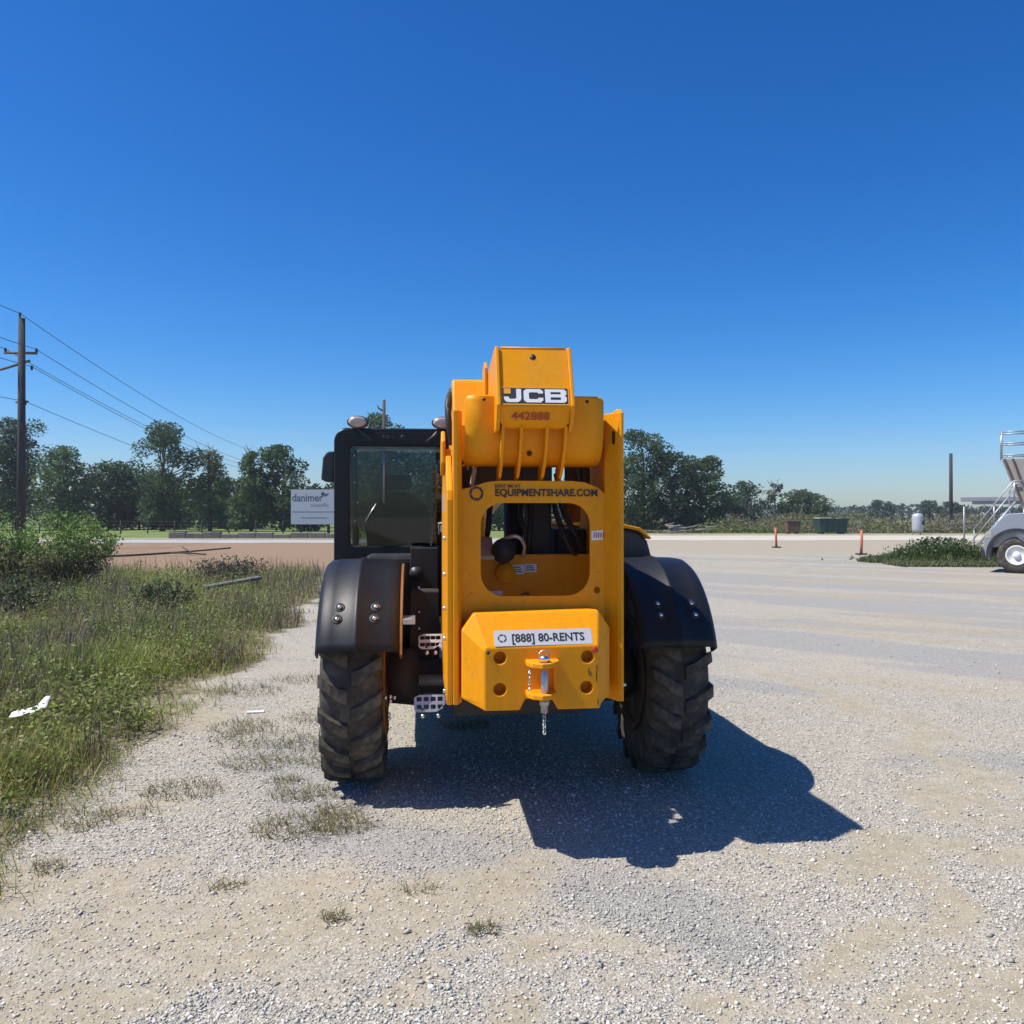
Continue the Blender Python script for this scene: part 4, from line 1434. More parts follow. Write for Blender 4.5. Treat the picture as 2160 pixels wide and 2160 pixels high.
# ------------------------------------------------------------------ the telehandler
def telehandler():
    H = empty('telehandler', (0.14, 4.2, 0), math.radians(6),
              'yellow and black telehandler with lowered boom parked on the gravel, seen from behind', 'telehandler')
    AX, R = 1.50, 0.645          # rear axle: distance from the tail, wheel radius

    # ---------------- wheels
    def lug_mesh(s):
        bm = bmesh.new()
        rows = []
        prof = [(0.012, 0.0, 0.030), (0.06, 0.02, 0.032), (0.11, 0.075, 0.034), (0.155, 0.125, 0.030), (0.183, 0.15, 0.016), (0.190, 0.16, -0.055)]
        for (xx, ang, hgt) in prof:
            wdt = 0.078 if xx < 0.1 else 0.066
            rr = []
            base = 0.585 if xx < 0.17 else (0.565 if xx < 0.187 else 0.50)
            top = R - 0.031 + hgt
            for (a, rad) in ((ang - wdt, base), (ang - wdt * 0.8, top), (ang + wdt * 0.8, top), (ang + wdt, base)):
                rr.append(bm.verts.new((s * xx, -rad * math.cos(a), rad * math.sin(a))))
            rows.append(rr)
        for a, b_ in zip(rows, rows[1:]):
            for k in range(3):
                bm.faces.new((a[k], a[k + 1], b_[k + 1], b_[k]))
        bm.faces.new(rows[0])
        bm.faces.new(rows[-1][::-1])
        bmesh.ops.recalc_face_normals(bm, faces=bm.faces)
        me = bpy.data.meshes.new('tread_lug')
        bm.to_mesh(me)
        bm.free()
        me.materials.append(RUB)
        return me
    lugs = {1: lug_mesh(1), -1: lug_mesh(-1)}
    tyre_prof = [(-0.150, 0.335), (-0.165, 0.36), (-0.182, 0.44), (-0.186, 0.50), (-0.178, 0.555), (-0.155, 0.598), (-0.10, 0.612), (0, 0.616),
                 (0.10, 0.612), (0.155, 0.598), (0.178, 0.555), (0.186, 0.50), (0.182, 0.44), (0.165, 0.36), (0.150, 0.335)]
    wheel_spots = [(-1.0, AX), (1.0, AX), (-1.0, AX + 2.75), (1.0, AX + 2.75)]
    first = None
    NL = 19
    for wi, (wx, wy) in enumerate(wheel_spots):
        if first is None:
            ty = lathe('tyre', tyre_prof, RUB, H, 56, 'x')
            first = ty.data
        else:
            ty = link('tyre', first, None, H)
        ty.location = (wx, wy, R)
        o_ = 1 if wx < 0 else -1           # side that faces inwards
        lathe('rim', [(-o_ * 0.135, 0.334), (-o_ * 0.14, 0.325), (-o_ * 0.09, 0.29), (-o_ * 0.05, 0.24), (-o_ * 0.05, 0.14), (-o_ * 0.10, 0.13), (-o_ * 0.11, 0.02)], YEL_OLD, ty, 32, 'x')
        lathe('rim', [(o_ * 0.14, 0.345), (o_ * 0.190, 0.385), (o_ * 0.194, 0.355), (o_ * 0.13, 0.30), (o_ * 0.02, 0.28), (o_ * 0.0, 0.17), (o_ * -0.02, 0.03)], YEL_OLD if wx < 0 else DARK, ty, 32, 'x')  # right inner rims use a dark colour, the shade there painted in
        if wi < 2:
            for k in range(NL):
                for s in (-1, 1):
                    l_ = bpy.data.objects.new('tread_lug', lugs[s])
                    COL.objects.link(l_)
                    l_.parent = ty
                    l_.rotation_euler = ((k + (0.5 if s > 0 else 0)) * 2 * PI / NL, 0, 0)

    # ---------------- fenders
    def fender(sgn):
        sec = [(1.190, -0.15), (1.188, -0.06), (1.18, -0.025), (1.155, -0.004), (1.10, 0.004), (0.975, 0.008), (0.968, 0.017), (0.952, 0.017), (0.945, 0.008),
               (0.785, 0.004), (0.745, -0.006), (0.72, -0.02), (0.715, -0.035)]
        bm = bmesh.new()
        rows = []
        angs = np.radians(np.linspace(21, 128, 30))
        for a in angs:
            row = []
            for (x, dr) in sec:
                rad = 0.762 + dr
                row.append(bm.verts.new((sgn * x, AX - rad * math.cos(a), R + rad * math.sin(a))))
            rows.append(row)
        for a, b_ in zip(rows, rows[1:]):
            for k in range(len(sec) - 1):
                bm.faces.new((a[k], a[k + 1], b_[k + 1], b_[k]))
        o = finish(bm, 'fender', FEN, H, smooth_=True)
        md = o.modifiers.new('thick', 'SOLIDIFY')
        md.thickness = 0.012
        md.offset = 1.0 if sgn < 0 else -1.0
        md.offset = 0
        for (bx, aa) in ((1.06, 42), (0.85, 42), (1.07, 36), (0.855, 36)):
            a = math.radians(aa)
            rad = 0.770
            c = Vector((sgn * bx, AX - rad * math.cos(a), R + rad * math.sin(a)))
            nrm = Vector((0, -math.cos(a), math.sin(a)))
            q = nrm.to_track_quat('Z', 'Y').to_euler()
            rg = lathe('bolt_recess', [(0.001, 0.030), (0.006, 0.030), (0.004, 0.022)], HOSE, o, 16, 'z')
            rg.location = c
            rg.rotation_euler = q
            bo = lathe('bolt', [(0.002, 0.014), (0.012, 0.014), (0.017, 0.008), (0.018, 0.001)], CHROME, o, 10, 'z')
            bo.location = c
            bo.rotation_euler = q
        # inner yellow skirt and bracket
        if sgn > 0:
            return o
        bm = bmesh.new()
        aa = np.radians(np.linspace(20, 120, 18))
        pts = [(AX - 0.74 * math.cos(a), R + 0.74 * math.sin(a)) for a in aa] + [(AX - 0.62 * math.cos(a), R + 0.62 * math.sin(a)) for a in aa[::-1]]
        add_prism(bm, pts, sgn * 0.695, sgn * 0.709, 'x')
        bmesh.ops.triangulate(bm, faces=[f for f in bm.faces if len(f.verts) > 4])
        finish(bm, 'fender_skirt', SKIRT, H)
        prism('fender_bracket', [(0.90, 1.06), (1.02, 1.06), (1.02, 1.10), (0.90, 1.09)], min(sgn * 0.62, sgn * 0.693), max(sgn * 0.62, sgn * 0.693), 'x', STEEL, H, 0.003)
        return o
    fender(-1)
    fender(1)

    # ---------------- chassis and axle
    box('chassis_frame', -0.40, 0.40, 0.95, 5.0, 0.50, 0.86, DARK, H, 0.02)
    lathe('rear_axle', [(-0.80, 0.17), (-0.62, 0.19), (-0.58, 0.11), (-0.25, 0.12), (-0.16, 0.22), (0.16, 0.22), (0.25, 0.12), (0.58, 0.11), (0.62, 0.19), (0.80, 0.17)], DARK, H, 20, 'x', (0, AX, R))
    lathe('front_axle', [(-0.80, 0.17), (-0.62, 0.19), (-0.58, 0.11), (-0.2, 0.2), (0.2, 0.2), (0.58, 0.11), (0.62, 0.19), (0.80, 0.17)], DARK, H, 20, 'x', (0, AX + 2.75, R))
    tube('steering_cylinder', [(-0.60, AX - 0.26, R + 0.02), (0.60, AX - 0.26, R + 0.02)], 0.035, STEEL, H, 10)
    tube('steering_barrel', [(-0.27, AX - 0.26, R + 0.02), (0.27, AX - 0.26, R + 0.02)], 0.055, DARK, H, 12)
    box('hydraulic_tank', -0.98, -0.47, 1.95, 3.6, 0.55, 1.42, BLK, H, 0.03)
    box('tank_cover', -0.93, -0.50, 1.91, 1.947, 0.60, 1.38, CABM, H, 0.01)
    tube('tank_filler', [(-0.62, 1.75, 1.30), (-0.62, 1.905, 1.30)], 0.05, BLK, H, 12)
    box('rear_crossmember', -0.66, -0.465, 1.55, 1.75, 0.70, 1.20, DARK, H, 0.01)
    box('mud_guard_panel', -0.66, -0.47, 1.76, 1.80, 0.58, 1.48, DARK, H, 0.005)
    for z in (0.95, 1.06, 1.22):
        tube('bolt', [(-0.60, 1.52, z), (-0.60, 1.56, z)], 0.012, CHROME, H, 8)

    # perforated step treads beside the mast
    def step(z, y, x0, x1, tilt):
        holes = []
        nx_, nz_ = 4, 2
        w = (x1 - x0)
        for i in range(nx_):
            for j in range(nz_):
                cx = x0 + w * (i + 0.72) / (nx_ + 0.45)
                cz = 0.03 + j * 0.045
                holes.append(rrect(cx - 0.015, cx + 0.015, cz - 0.013, cz + 0.013, 0.006, 3))
        outer = [(x0, 0.015), (x0 + 0.02, 0.0), (x1 - 0.05, 0.0), (x1, 0.045), (x1, 0.10), (x0 + 0.03, 0.10), (x0, 0.085)]
        o = plate('step_tread', [outer] + holes, 0.008, T((0, y, z)) @ RX(tilt), STEEL, H)
        for xx in (x0 + 0.05, x1 - 0.04):
            tube('step_bolt', [(xx, y + 0.01, z - 0.02), (xx, y - 0.02, z - 0.02)], 0.012, CHROME, o, 8)
        prism('step_bracket', [(y, z + 0.02), (y + 0.45, z + 0.02), (y + 0.45, z - 0.03), (y, z - 0.01)], x0 + 0.04, x0 + 0.055, 'x', DARK, H, 0.002)
        return o
    step(0.565, 0.80, -0.625, -0.445, -25)
    step(0.90, 0.98, -0.600, -0.460, -35)
    plate('small_label', [[(-0.74, 0.735), (-0.63, 0.735), (-0.63, 0.75), (-0.74, 0.75)]], 0.002, T((0, 1.40, 0)), WHT, H)
    for i, (dx, dz) in enumerate(((0, 0), (0.03, 0.006), (0.055, 0.0), (0.03, -0.02), (0.02, -0.10), (0.02, -0.125))):
        lathe('grease_fitting', [(-0.012, 0.011), (0.0, 0.014), (0.01, 0.006)], CHROME, H, 8, 'y', (-0.80 + dx, 1.05, 0.60 + dz))

    # ---------------- mast (rear tower)
    for s in (-1, 1):
        pl = [(0.155, 2.19), (0.165, 2.235), (0.20, 2.255), (0.30, 2.25), (0.85, 2.20), (1.25, 1.85), (1.25, 0.74), (0.20, 0.735), (0.155, 0.79)]
        if s < 0:
            pl = [(0.155, 1.78), (0.17, 1.83), (0.45, 2.06), (0.85, 2.08), (1.25, 1.85), (1.25, 0.74), (0.20, 0.735), (0.155, 0.79)]
        x0, x1 = (0.425, 0.455) if s > 0 else (-0.455, -0.425)
        prism('mast_side_plate', pl, x0, x1, 'x', YEL, H, 0.006)
        # angled rear flange: faces inwards and back
        bm = bmesh.new()
        zt, zb = 2.235, 0.745
        sec = [(0.4535, 0.145), (0.4535, 0.33), (0.375, 0.33), (0.375, 0.245), (0.438, 0.145)] if s > 0 else [(0.4235, 0.150), (0.4235, 0.33), (0.378, 0.33), (0.378, 0.20), (0.40, 0.15)]
        add_prism(bm, [(s * p[0], p[1]) for p in sec], zb, zt, 'z')
        fl = finish(bm, 'mast_flange', YEL, H, bevel=0.005)
        for zz in ((1.585, 1.40, 1.225, 1.07, 0.80) if s < 0 else (1.9,)):
            tube('flange_bolt', [(s * 0.455, 0.24, zz), (s * 0.472, 0.24, zz)], 0.012, CHROME, fl, 8)
    # slot in the right flange
    plate('flange_slot', [rrect(-0.010, 0.010, 2.07, 2.14, 0.009, 4)], 0.004, T((0.409, 0.188, 0)) @ Matrix.Rotation(math.radians(-57.8), 4, 'Z'), DARK, H)
    # lower outward rub strip on right
    tube('side_pin', [(0.456, 0.3, 0.80), (0.50, 0.3, 0.80)], 0.012, CHROME, H, 8)
    # rear panel with the rounded window
    out = [(-0.377, 1.08), (0.3745, 1.08), (0.3745, 1.815), (0.34, 1.845), (0.27, 1.873), (0.20, 1.88), (-0.18, 1.88), (-0.25, 1.872), (-0.33, 1.845), (-0.377, 1.835)]
    win = []
    for (cx, cz, a0, rr) in ((-0.155, 1.405, 180, 0.125), (0.175, 1.405, 270, 0.125), (0.185, 1.655, 0, 0.115), (-0.165, 1.655, 90, 0.115)):
        for j in range(9):
            t = math.radians(a0 + 90 * j / 8)
            px, pz = cx + rr * math.cos(t), cz + rr * math.sin(t)
            win.append((px, pz))
    plate('rear_panel', [out, win, circ(0.335, 1.31, 0.020), circ(-0.335, 1.40, 0.006, 8), circ(-0.325, 1.30, 0.006, 8), circ(0.34, 1.405, 0.006, 8)], 0.016, T((0, 0.26, 0)), YEL, H, 0.003)
    # lettering on the panel
    PT = T((0, 0.245, 0))
    text('lettering', 'EQUIPMENTSHARE.COM', 0.052, PT @ T((-0.205, 0, 1.803)), INK, H, 0.0016, 0.94, spacing=1.02)
    text('lettering', 'RENT ME AT', 0.024, PT @ T((-0.205, 0, 1.846)), INK, H, 0.0004, 1.0)
    for k in range(6):
        a0 = k * PI / 3 + 0.1
        a = [a0 + (PI / 3 - 0.10) * j / 5 for j in range(6)]
        ring = [(0.037 * math.cos(t), 0.037 * math.sin(t)) for t in a] + [(0.025 * math.cos(t + 0.14), 0.025 * math.sin(t + 0.14)) for t in a[::-1]]
        plate('ring_emblem', [ring], 0.001, PT @ T((-0.30, 0, 1.815)), INK, H)
    plate('warning_label', [[(0.305, 1.57), (0.366, 1.575), (0.366, 1.625), (0.305, 1.62)]], 0.001, PT @ T((0, 0.004, 0)), WHT, H)
    for k in range(5):
        plate('label_mark', [[(0.315 + 0.012 * k, 1.585), (0.321 + 0.012 * k, 1.585), (0.323 + 0.012 * k, 1.612), (0.317 + 0.012 * k, 1.612)]], 0.0012, PT @ T((0, 0.003, 0)), RED, H)

    # inside the mast
    box('cross_plate', -0.42, 0.42, 0.78, 0.82, 0.86, 1.475, YEL, H, 0.004)
    lathe('cross_boss', [(-0.05, 0.055), (0.0, 0.06), (0.01, 0.04)], YEL, H, 18, 'y', (-0.10, 0.76, 1.37))
    lathe('cross_bolt', [(-0.01, 0.026), (0.0, 0.03)], YEL_OLD, H, 10, 'y', (0.02, 0.777, 1.225))
    for (a, b_, c, d) in ((-0.062, 0.012, 1.36, 1.415), (0.016, 0.085, 1.372, 1.42), (-0.27, -0.115, 1.16, 1.265)):
        plate('plate_label', [[(a, c), (b_, c), (b_, d), (a, d)]], 0.002, T((0, 0.777, 0)), WHT, H)
        for q in range(3):
            zz = c + (d - c) * (0.25 + 0.25 * q)
            plate('label_mark', [[(a + 0.006, zz - 0.003), (b_ - 0.01 - 0.006 * q, zz - 0.003), (b_ - 0.01 - 0.006 * q, zz + 0.003), (a + 0.006, zz + 0.003)]], 0.002, T((0, 0.7755, 0)), DECB, H)
    tube('lift_cylinder', [(0.17, 1.15, 1.0), (0.17, 1.55, 1.85)], 0.075, DARK, H, 16)
    tube('lift_rod', [(0.17, 1.55, 1.85), (0.17, 1.68, 2.12)], 0.04, CHROME, H, 12)
    tube('compensator_cylinder', [(-0.02, 1.0, 1.1), (-0.02, 1.1, 1.95)], 0.06, HOSE, H, 14)
    box('valve_block', 0.06, 0.20, 0.95, 1.12, 1.30, 1.86, HOSE, H, 0.01)
    box('pump_cover', 0.24, 0.42, 1.0, 1.4, 1.2, 1.62, DARK, H, 0.01)
    box('filter_body', 0.28, 0.37, 0.90, 0.99, 1.66, 1.78, YEL_OLD, H, 0.01)
    lathe('end_cap', [(0, 0.066), (0.05, 0.072), (0.10, 0.06)], HOSE, H, 18, 'y', (-0.115, 0.66, 1.50))
    prism('pipe_bracket', [(0.66, 1.47), (0.86, 1.575), (0.86, 1.56), (0.67, 1.45)], -0.27, -0.17, 'x', TAN_STEEL, H, 0.002)
    for i, pts in enumerate(([(-0.13, 0.7, 1.56), (-0.05, 0.66, 1.585), (0.0, 0.68, 1.54), (0.005, 0.75, 1.47)],)):
        tube('steel_pipe', curve_pts(pts), 0.012, STEEL, H, 8)
    rr = random.Random(3)
    hose_sets = [[(0.02, 0.9, 1.45), (0.03, 0.82, 1.58), (0.0, 0.86, 1.70), (0.03, 0.95, 1.9)], [(0.07, 0.92, 1.45), (0.045, 0.80, 1.55), (0.06, 0.84, 1.72), (0.05, 0.9, 1.95)],
                 [(-0.24, 0.95, 1.5), (-0.26, 0.86, 1.62), (-0.22, 0.9, 1.78), (-0.2, 1.0, 2.0)], [(-0.20, 1.0, 1.45), (-0.19, 0.9, 1.62), (-0.17, 0.95, 1.8), (-0.14, 1.05, 2.0)],
                 [(0.36, 0.8, 1.5), (0.30, 0.72, 1.6), (0.24, 0.8, 1.75), (0.22, 0.9, 1.95)], [(0.32, 0.8, 1.47), (0.25, 0.68, 1.55), (0.20, 0.78, 1.72), (0.19, 0.9, 1.9)],
                 [(-0.33, 0.6, 1.88), (-0.32, 0.5, 1.96), (-0.28, 0.5, 2.05)], [(0.27, 0.55, 1.85), (0.28, 0.48, 1.93), (0.25, 0.5, 2.03)], [(0.33, 0.55, 1.85), (0.31, 0.5, 1.95), (0.30, 0.5, 2.02)]]
    for pts in hose_sets:
        tube('hose', curve_pts(pts), 0.017, HOSE, H, 8)
    tube('steel_pipe', curve_pts([(-0.315, 0.42, 1.86), (-0.30, 0.40, 1.95), (-0.29, 0.45, 2.0)]), 0.012, TAN_STEEL, H, 8)

    # ---------------- boom
    cx = -0.022
    def bz(y, z):            # boom droops forward by about 6 degrees
        return z - 0.105 * y
    bm = bmesh.new()
    add_prism(bm, [(0.14, bz(0.14, 2.555)), (5.1, bz(5.1, 2.52)), (5.1, bz(5.1, 2.20)), (0.9, bz(0.9, 2.17)), (0.14, bz(0.14, 2.17))], cx - 0.165, cx + 0.165, 'x')
    finish(bm, 'boom', YEL, H, bevel=0.012)
    # curved end box: one folded sheet
    prof = [(0.115, 2.540), (0.002, 2.242), (0.003, 2.236), (0.045, 2.165), (0.075, 2.142), (0.13, 2.135)]
    pin = [(p[0] + 0.012, p[1]) for p in prof[::-1]]
    bm = bmesh.new()
    rows = []
    for (yy, zz) in prof:
        wdt = 0.172
        if zz < 2.16:
            wdt = 0.155
        if zz < 2.14:
            wdt = 0.14
        rows.append([bm.verts.new((cx + s * wdt, yy, zz)) for s in (-1, 1)])
    for a, b_ in zip(rows, rows[1:]):
        bm.faces.new((a[0], a[1], b_[1], b_[0]))
    ec = finish(bm, 'boom_end_cover', YEL, H)
    md = ec.modifiers.new('thick', 'SOLIDIFY')
    md.thickness = 0.01
    md.offset = -1
    for s in (-1, 1):
        side = [(0.145, 2.553), (0.105, 2.552), (-0.012, 2.243), (-0.008, 2.228), (0.03, 2.158), (0.07, 2.125), (0.30, 2.10), (0.75, 2.06), (0.75, 2.475)]
        a, b_ = sorted((cx + s * 0.1735, cx + s * 0.194))
        prism('boom_end_cheek', side, a, b_, 'x', YEL, H, 0.005)
    tube('cover_edge_roll', [(cx - 0.165, 0.122, 2.547), (cx + 0.165, 0.122, 2.547)], 0.007, YEL, H, 8)
    ang = 20.8
    lathe('cover_hole', [(0, 0.0155), (-0.0015, 0.0155)], INK, H, 18, 'y').matrix_local = T((cx - 0.004, 0.0993, 2.5)) @ RX(-ang)
    # badge
    BT = T((cx - 0.165, 0.0040, 2.2505)) @ RX(-20.8) @ T((0, -0.0015, 0))
    W_, H_ = 0.328, 0.0875
    badge = plate('brand_badge', [[(0, 0), (W_, 0), (W_, H_), (0, H_)]], 0.002, BT, DECB, H)
    plate('badge_border', [[(-0.006, -0.006), (W_ + 0.006, -0.006), (W_ + 0.006, H_ + 0.006), (-0.006, H_ + 0.006)], [(0, 0), (W_, 0), (W_, H_), (0, H_)]], 0.0022, BT, ORG, badge)
    LT = BT @ T((0.008, -0.002, 0.007))
    # J
    J = [(0.062, 0.074), (0.086, 0.074), (0.086, 0.020), (0.080, 0.007), (0.066, 0.0), (0.018, 0.0), (0.006, 0.006), (0.0, 0.02), (0.0, 0.030), (0.022, 0.030), (0.028, 0.018), (0.055, 0.018), (0.062, 0.026)]
    C_ = [(0.195, 0.050), (0.195, 0.062), (0.182, 0.074), (0.112, 0.074), (0.098, 0.062), (0.098, 0.012), (0.112, 0.0), (0.182, 0.0), (0.195, 0.012), (0.195, 0.026), (0.170, 0.026), (0.167, 0.018), (0.128, 0.018), (0.124, 0.024), (0.124, 0.050), (0.128, 0.056), (0.167, 0.056), (0.170, 0.050)]
    B_ = [(0.205, 0.0), (0.300, 0.0), (0.312, 0.010), (0.312, 0.030), (0.303, 0.038), (0.312, 0.046), (0.312, 0.064), (0.300, 0.074), (0.205, 0.074)]
    b1 = [(0.232, 0.015), (0.282, 0.015), (0.284, 0.022), (0.282, 0.030), (0.232, 0.030)]
    b2 = [(0.232, 0.046), (0.282, 0.046), (0.284, 0.052), (0.282, 0.059), (0.232, 0.059)]
    plate('badge_letter', [J], 0.002, LT, WHT, badge)
    plate('badge_letter', [C_], 0.002, LT, WHT, badge)
    plate('badge_letter', [B_, b1, b2], 0.002, LT, WHT, badge)
    plate('badge_square', [rrect(0.0, 0.034, 0.047, 0.076, 0.003, 2)], 0.002, LT, ORG, badge)
    # red fleet number on the sloping lower face
    t_ = math.degrees(math.atan2(0.033, 0.06))
    text('fleet_number', '442888', 0.058, T((cx - 0.118, 0.0345, 2.176)) @ RX(t_ + 0.5) @ T((0, -0.002, 0)), RED, H, 0.0008, 1.1)

    # curved hose guard behind the end box
    prof = [(0.150, 2.312), (0.150, 2.304), (0.150, 2.285), (0.152, 2.20), (0.158, 2.13), (0.175, 2.065), (0.205, 2.015), (0.25, 1.985), (0.31, 1.968), (0.40, 1.965)]
    hw = [0.325, 0.346, 0.356, 0.356, 0.356, 0.356, 0.356, 0.356, 0.356, 0.356]
    bm = bmesh.new()
    rows = []
    for (p, w_) in zip(prof, hw):
        rows.append([bm.verts.new((-0.008 + w_ * (2 * k / 8 - 1), p[0], p[1])) for k in range(9)])
    for a, b_ in zip(rows, rows[1:]):
        for k in range(8):
            bm.faces.new((a[k], a[k + 1], b_[k + 1], b_[k]))
    hg = finish(bm, 'hose_guard', YEL, H, smooth_=True)
    md = hg.modifiers.new('thick', 'SOLIDIFY')
    md.thickness = 0.008
    md.offset = 0
    for (x, z) in ((-0.268, 2.29), (0.262, 2.285)):
        lathe('guard_hole', [(0, 0.009), (-0.001, 0.009)], INK, hg, 10, 'y', (x, 0.1450, z))
    for x in (-0.178, -0.085, 0.045, 0.14):
        fin = [(0.16, 2.15), (0.06, 2.15), (0.08, 2.09), (0.115, 2.03), (0.17, 1.955), (0.25, 1.90), (0.33, 1.87), (0.37, 1.872), (0.38, 1.95), (0.25, 1.995), (0.19, 2.06)]
        prism('guard_fin', fin, x - 0.008, x + 0.008, 'x', YEL, H, 0.003)
    lathe('guard_bolt', [(0, 0.014), (-0.02, 0.012)], DARK, H, 10, 'y', (-0.03, 0.20, 2.02))
    # dark pipework tray under the boom
    box('pipe_tray', -0.372, -0.06, 0.62, 0.70, 1.80, 2.12, DARK, H, 0.01)
    box('pipe_tray', -0.02, 0.16, 0.66, 0.74, 1.78, 2.12, HOSE, H, 0.01)
    box('pipe_tray', 0.235, 0.372, 0.62, 0.70, 1.80, 2.12, DARK, H, 0.01)
    # pivot housing and brackets left of the boom
    prism('pivot_housing', [(0.56, 2.20), (0.70, 2.47), (0.76, 2.485), (1.25, 2.40), (1.30, 2.0), (0.56, 2.0)], -0.41, -0.222, 'x', YEL, H, 0.012)
    prism('pivot_lug', [(0.55, 2.28), (0.55, 2.52), (0.60, 2.56), (0.72, 2.54), (0.75, 2.28)], -0.235, -0.218, 'x', YEL, H, 0.004)
    lathe('pivot_cap', [(-0.425, 0.06), (-0.405, 0.07), (-0.40, 0.07)], DARK, H, 20, 'x', (0, 0.82, 2.38))
    tube('hose', curve_pts([(-0.42, 0.76, 2.40), (-0.435, 0.68, 2.33), (-0.43, 0.64, 2.22), (-0.41, 0.66, 2.1)]), 0.018, HOSE, H, 8)
    prism('side_bracket', [(0.40, 1.98), (0.40, 2.10), (0.47, 2.16), (0.62, 2.1), (0.62, 1.92)], -0.478, -0.4555, 'x', YEL, H, 0.008)
    # boom nose and fork carriage out in front
    box('boom_nose', cx - 0.12, cx + 0.12, 5.0, 5.6, 0.75, 2.0, YEL, H, 0.02)
    box('fork_carriage', -0.62, 0.58, 5.61, 5.72, 0.25, 0.95, DARK, H, 0.01)
    for x in (-0.45, 0.35):
        prism('fork', [(5.73, 0.06), (6.95, 0.06), (6.95, 0.08), (5.79, 0.12), (5.79, 0.9), (5.73, 0.9)], x - 0.06, x + 0.06, 'x', DARK, H, 0.004)

    # ---------------- counterweight
    def loft(rings, name, mat):
        bm = bmesh.new()
        rs = [[bm.verts.new(p) for p in rg] for rg in rings]
        n = len(rs[0])
        for a, b_ in zip(rs, rs[1:]):
            for k in range(n):
                bm.faces.new((a[k], a[(k + 1) % n], b_[(k + 1) % n], b_[k]))
        bm.faces.new(rs[0])
        bm.faces.new(rs[-1][::-1])
        return bm
    Q = [(-0.335, 0.762), (-0.382, 0.785), (-0.382, 1.125), (-0.322, 1.210), (0.312, 1.220), (0.372, 1.130), (0.372, 0.79), (0.33, 0.765)]
    Rr = [(-0.275, 0.745), (-0.275, 0.775), (-0.275, 1.035), (-0.268, 1.052), (0.288, 1.058), (0.296, 1.04), (0.296, 0.775), (0.296, 0.745)]
    bm = loft([[(x, 0.0, z) for x, z in Rr], [(x, 0.115, z) for x, z in Q], [(x, 0.40, z) for x, z in Q]], 'counterweight', YEL)
    bmesh.ops.recalc_face_normals(bm, faces=bm.faces)
    cw = finish(bm, 'counterweight', YEL, H)
    cutters = []
    bmc = bmesh.new()
    add_prism(bmc, [(-0.125, 0.70), (0.11, 0.70), (0.06, 0.80), (-0.075, 0.80)], -0.2, 0.2, 'y')
    cutters.append(finish(bmc, 'cutter', YEL))
    bmc = bmesh.new()
    for (hx, hz_) in ((-0.200, 1.005), (0.235, 1.003), (-0.200, 0.850), (0.230, 0.852)):
        add_lathe(bmc, [(-0.1, 0.030), (0.075, 0.030)], 24, 'y', (hx, 0, hz_))
    cutters.append(finish(bmc, 'cutter', YEL))
    cw.parent = None
    bpy.context.view_layer.update()
    for c in cutters:
        md = cw.modifiers.new('cut', 'BOOLEAN')
        md.operation = 'DIFFERENCE'
        md.object = c
        md.solver = 'EXACT'
    md = cw.modifiers.new('bevel', 'BEVEL')
    md.width = 0.007
    md.segments = 3
    md.limit_method = 'ANGLE'
    md.angle_limit = math.radians(25)
    dg = bpy.context.evaluated_depsgraph_get()
    me2 = bpy.data.meshes.new_from_object(cw.evaluated_get(dg), depsgraph=dg)
    me2.name = 'counterweight'
    cw.modifiers.clear()
    cw.data = me2
    cw.parent = H
    for c in cutters:
        bpy.data.objects.remove(c)
    # phone sticker
    ST = T((0.018, 0.0295, 1.0975)) @ RX(-35.2) @ T((0, -0.0012, 0)) @ Matrix.Rotation(math.radians(-0.9), 4, 'Y')
    stk = plate('phone_sticker', [rrect(-0.245, 0.245, -0.043, 0.043, 0.008, 3)], 0.002, ST, STICK, H)
    text('phone_number', '[888] 80-RENTS', 0.062, ST @ T((-0.160, -0.0022, -0.022)), INK, stk, 0.0012, 0.88)
    for k in range(5):
        a0 = k * 2 * PI / 5 + 0.1
        a = [a0 + (2 * PI / 5 - 0.25) * j / 5 for j in range(6)]
        ring = [(0.022 * math.cos(t), 0.022 * math.sin(t)) for t in a] + [(0.015 * math.cos(t), 0.015 * math.sin(t)) for t in a[::-1]]
        plate('ring_emblem', [ring], 0.001, ST @ T((-0.205, -0.002, 0)), DECB, stk)
    # scuffs, reflectors
    lathe('round_reflector', [(0, 0.016), (-0.006, 0.014)], REDLENS, cw, 14, 'y', (0.272, -0.0, 1.035))
    lathe('round_reflector', [(0, 0.009), (-0.004, 0.008)], DARK, cw, 12, 'y', (-0.258, -0.001, 1.03))
    rr = random.Random(8)
    for (x, z, l_) in ((0.24, 0.93, 0.04), (0.25, 0.92, 0.025), (0.278, 0.91, 0.06), (0.28, 0.95, 0.03), (0.286, 0.78, 0.03)):
        plate('scuff', [[(x, z - l_ / 2), (x + 0.004, z - l_ / 2), (x + 0.005, z), (x + 0.003, z + l_ / 2), (x - 0.001, z + 0.3 * l_)]], 0.0008, T((0, -0.0006, 0)), DARK, cw)
    # hitch
    for (z, w_) in ((0.985, 0.085), (0.835, 0.070)):
        hp = [(-0.075, 0.0), (-0.078, -0.07), (-0.055, -0.13), (-0.01, -0.155), (0.035, -0.14), (w_, -0.06), (w_, 0.0)]
        prism('hitch_plate', hp, z - 0.012, z + 0.012, 'z', YEL, H, 0.004)
    prism('hitch_web', [(-0.001, 0.847), (-0.001, 0.972), (-0.05, 0.972), (-0.05, 0.847)], 0.06, 0.072, 'x', YEL, H, 0.003)
    tube('hitch_pin', [(0.005, -0.10, 1.01), (0.005, -0.10, 0.755)], 0.018, STEEL, H, 14)
    lathe('pin_head', [(1.003, 0.028), (1.022, 0.026), (1.03, 0.012)], CHROME, H, 14, 'z', (0.005, -0.10, 0))
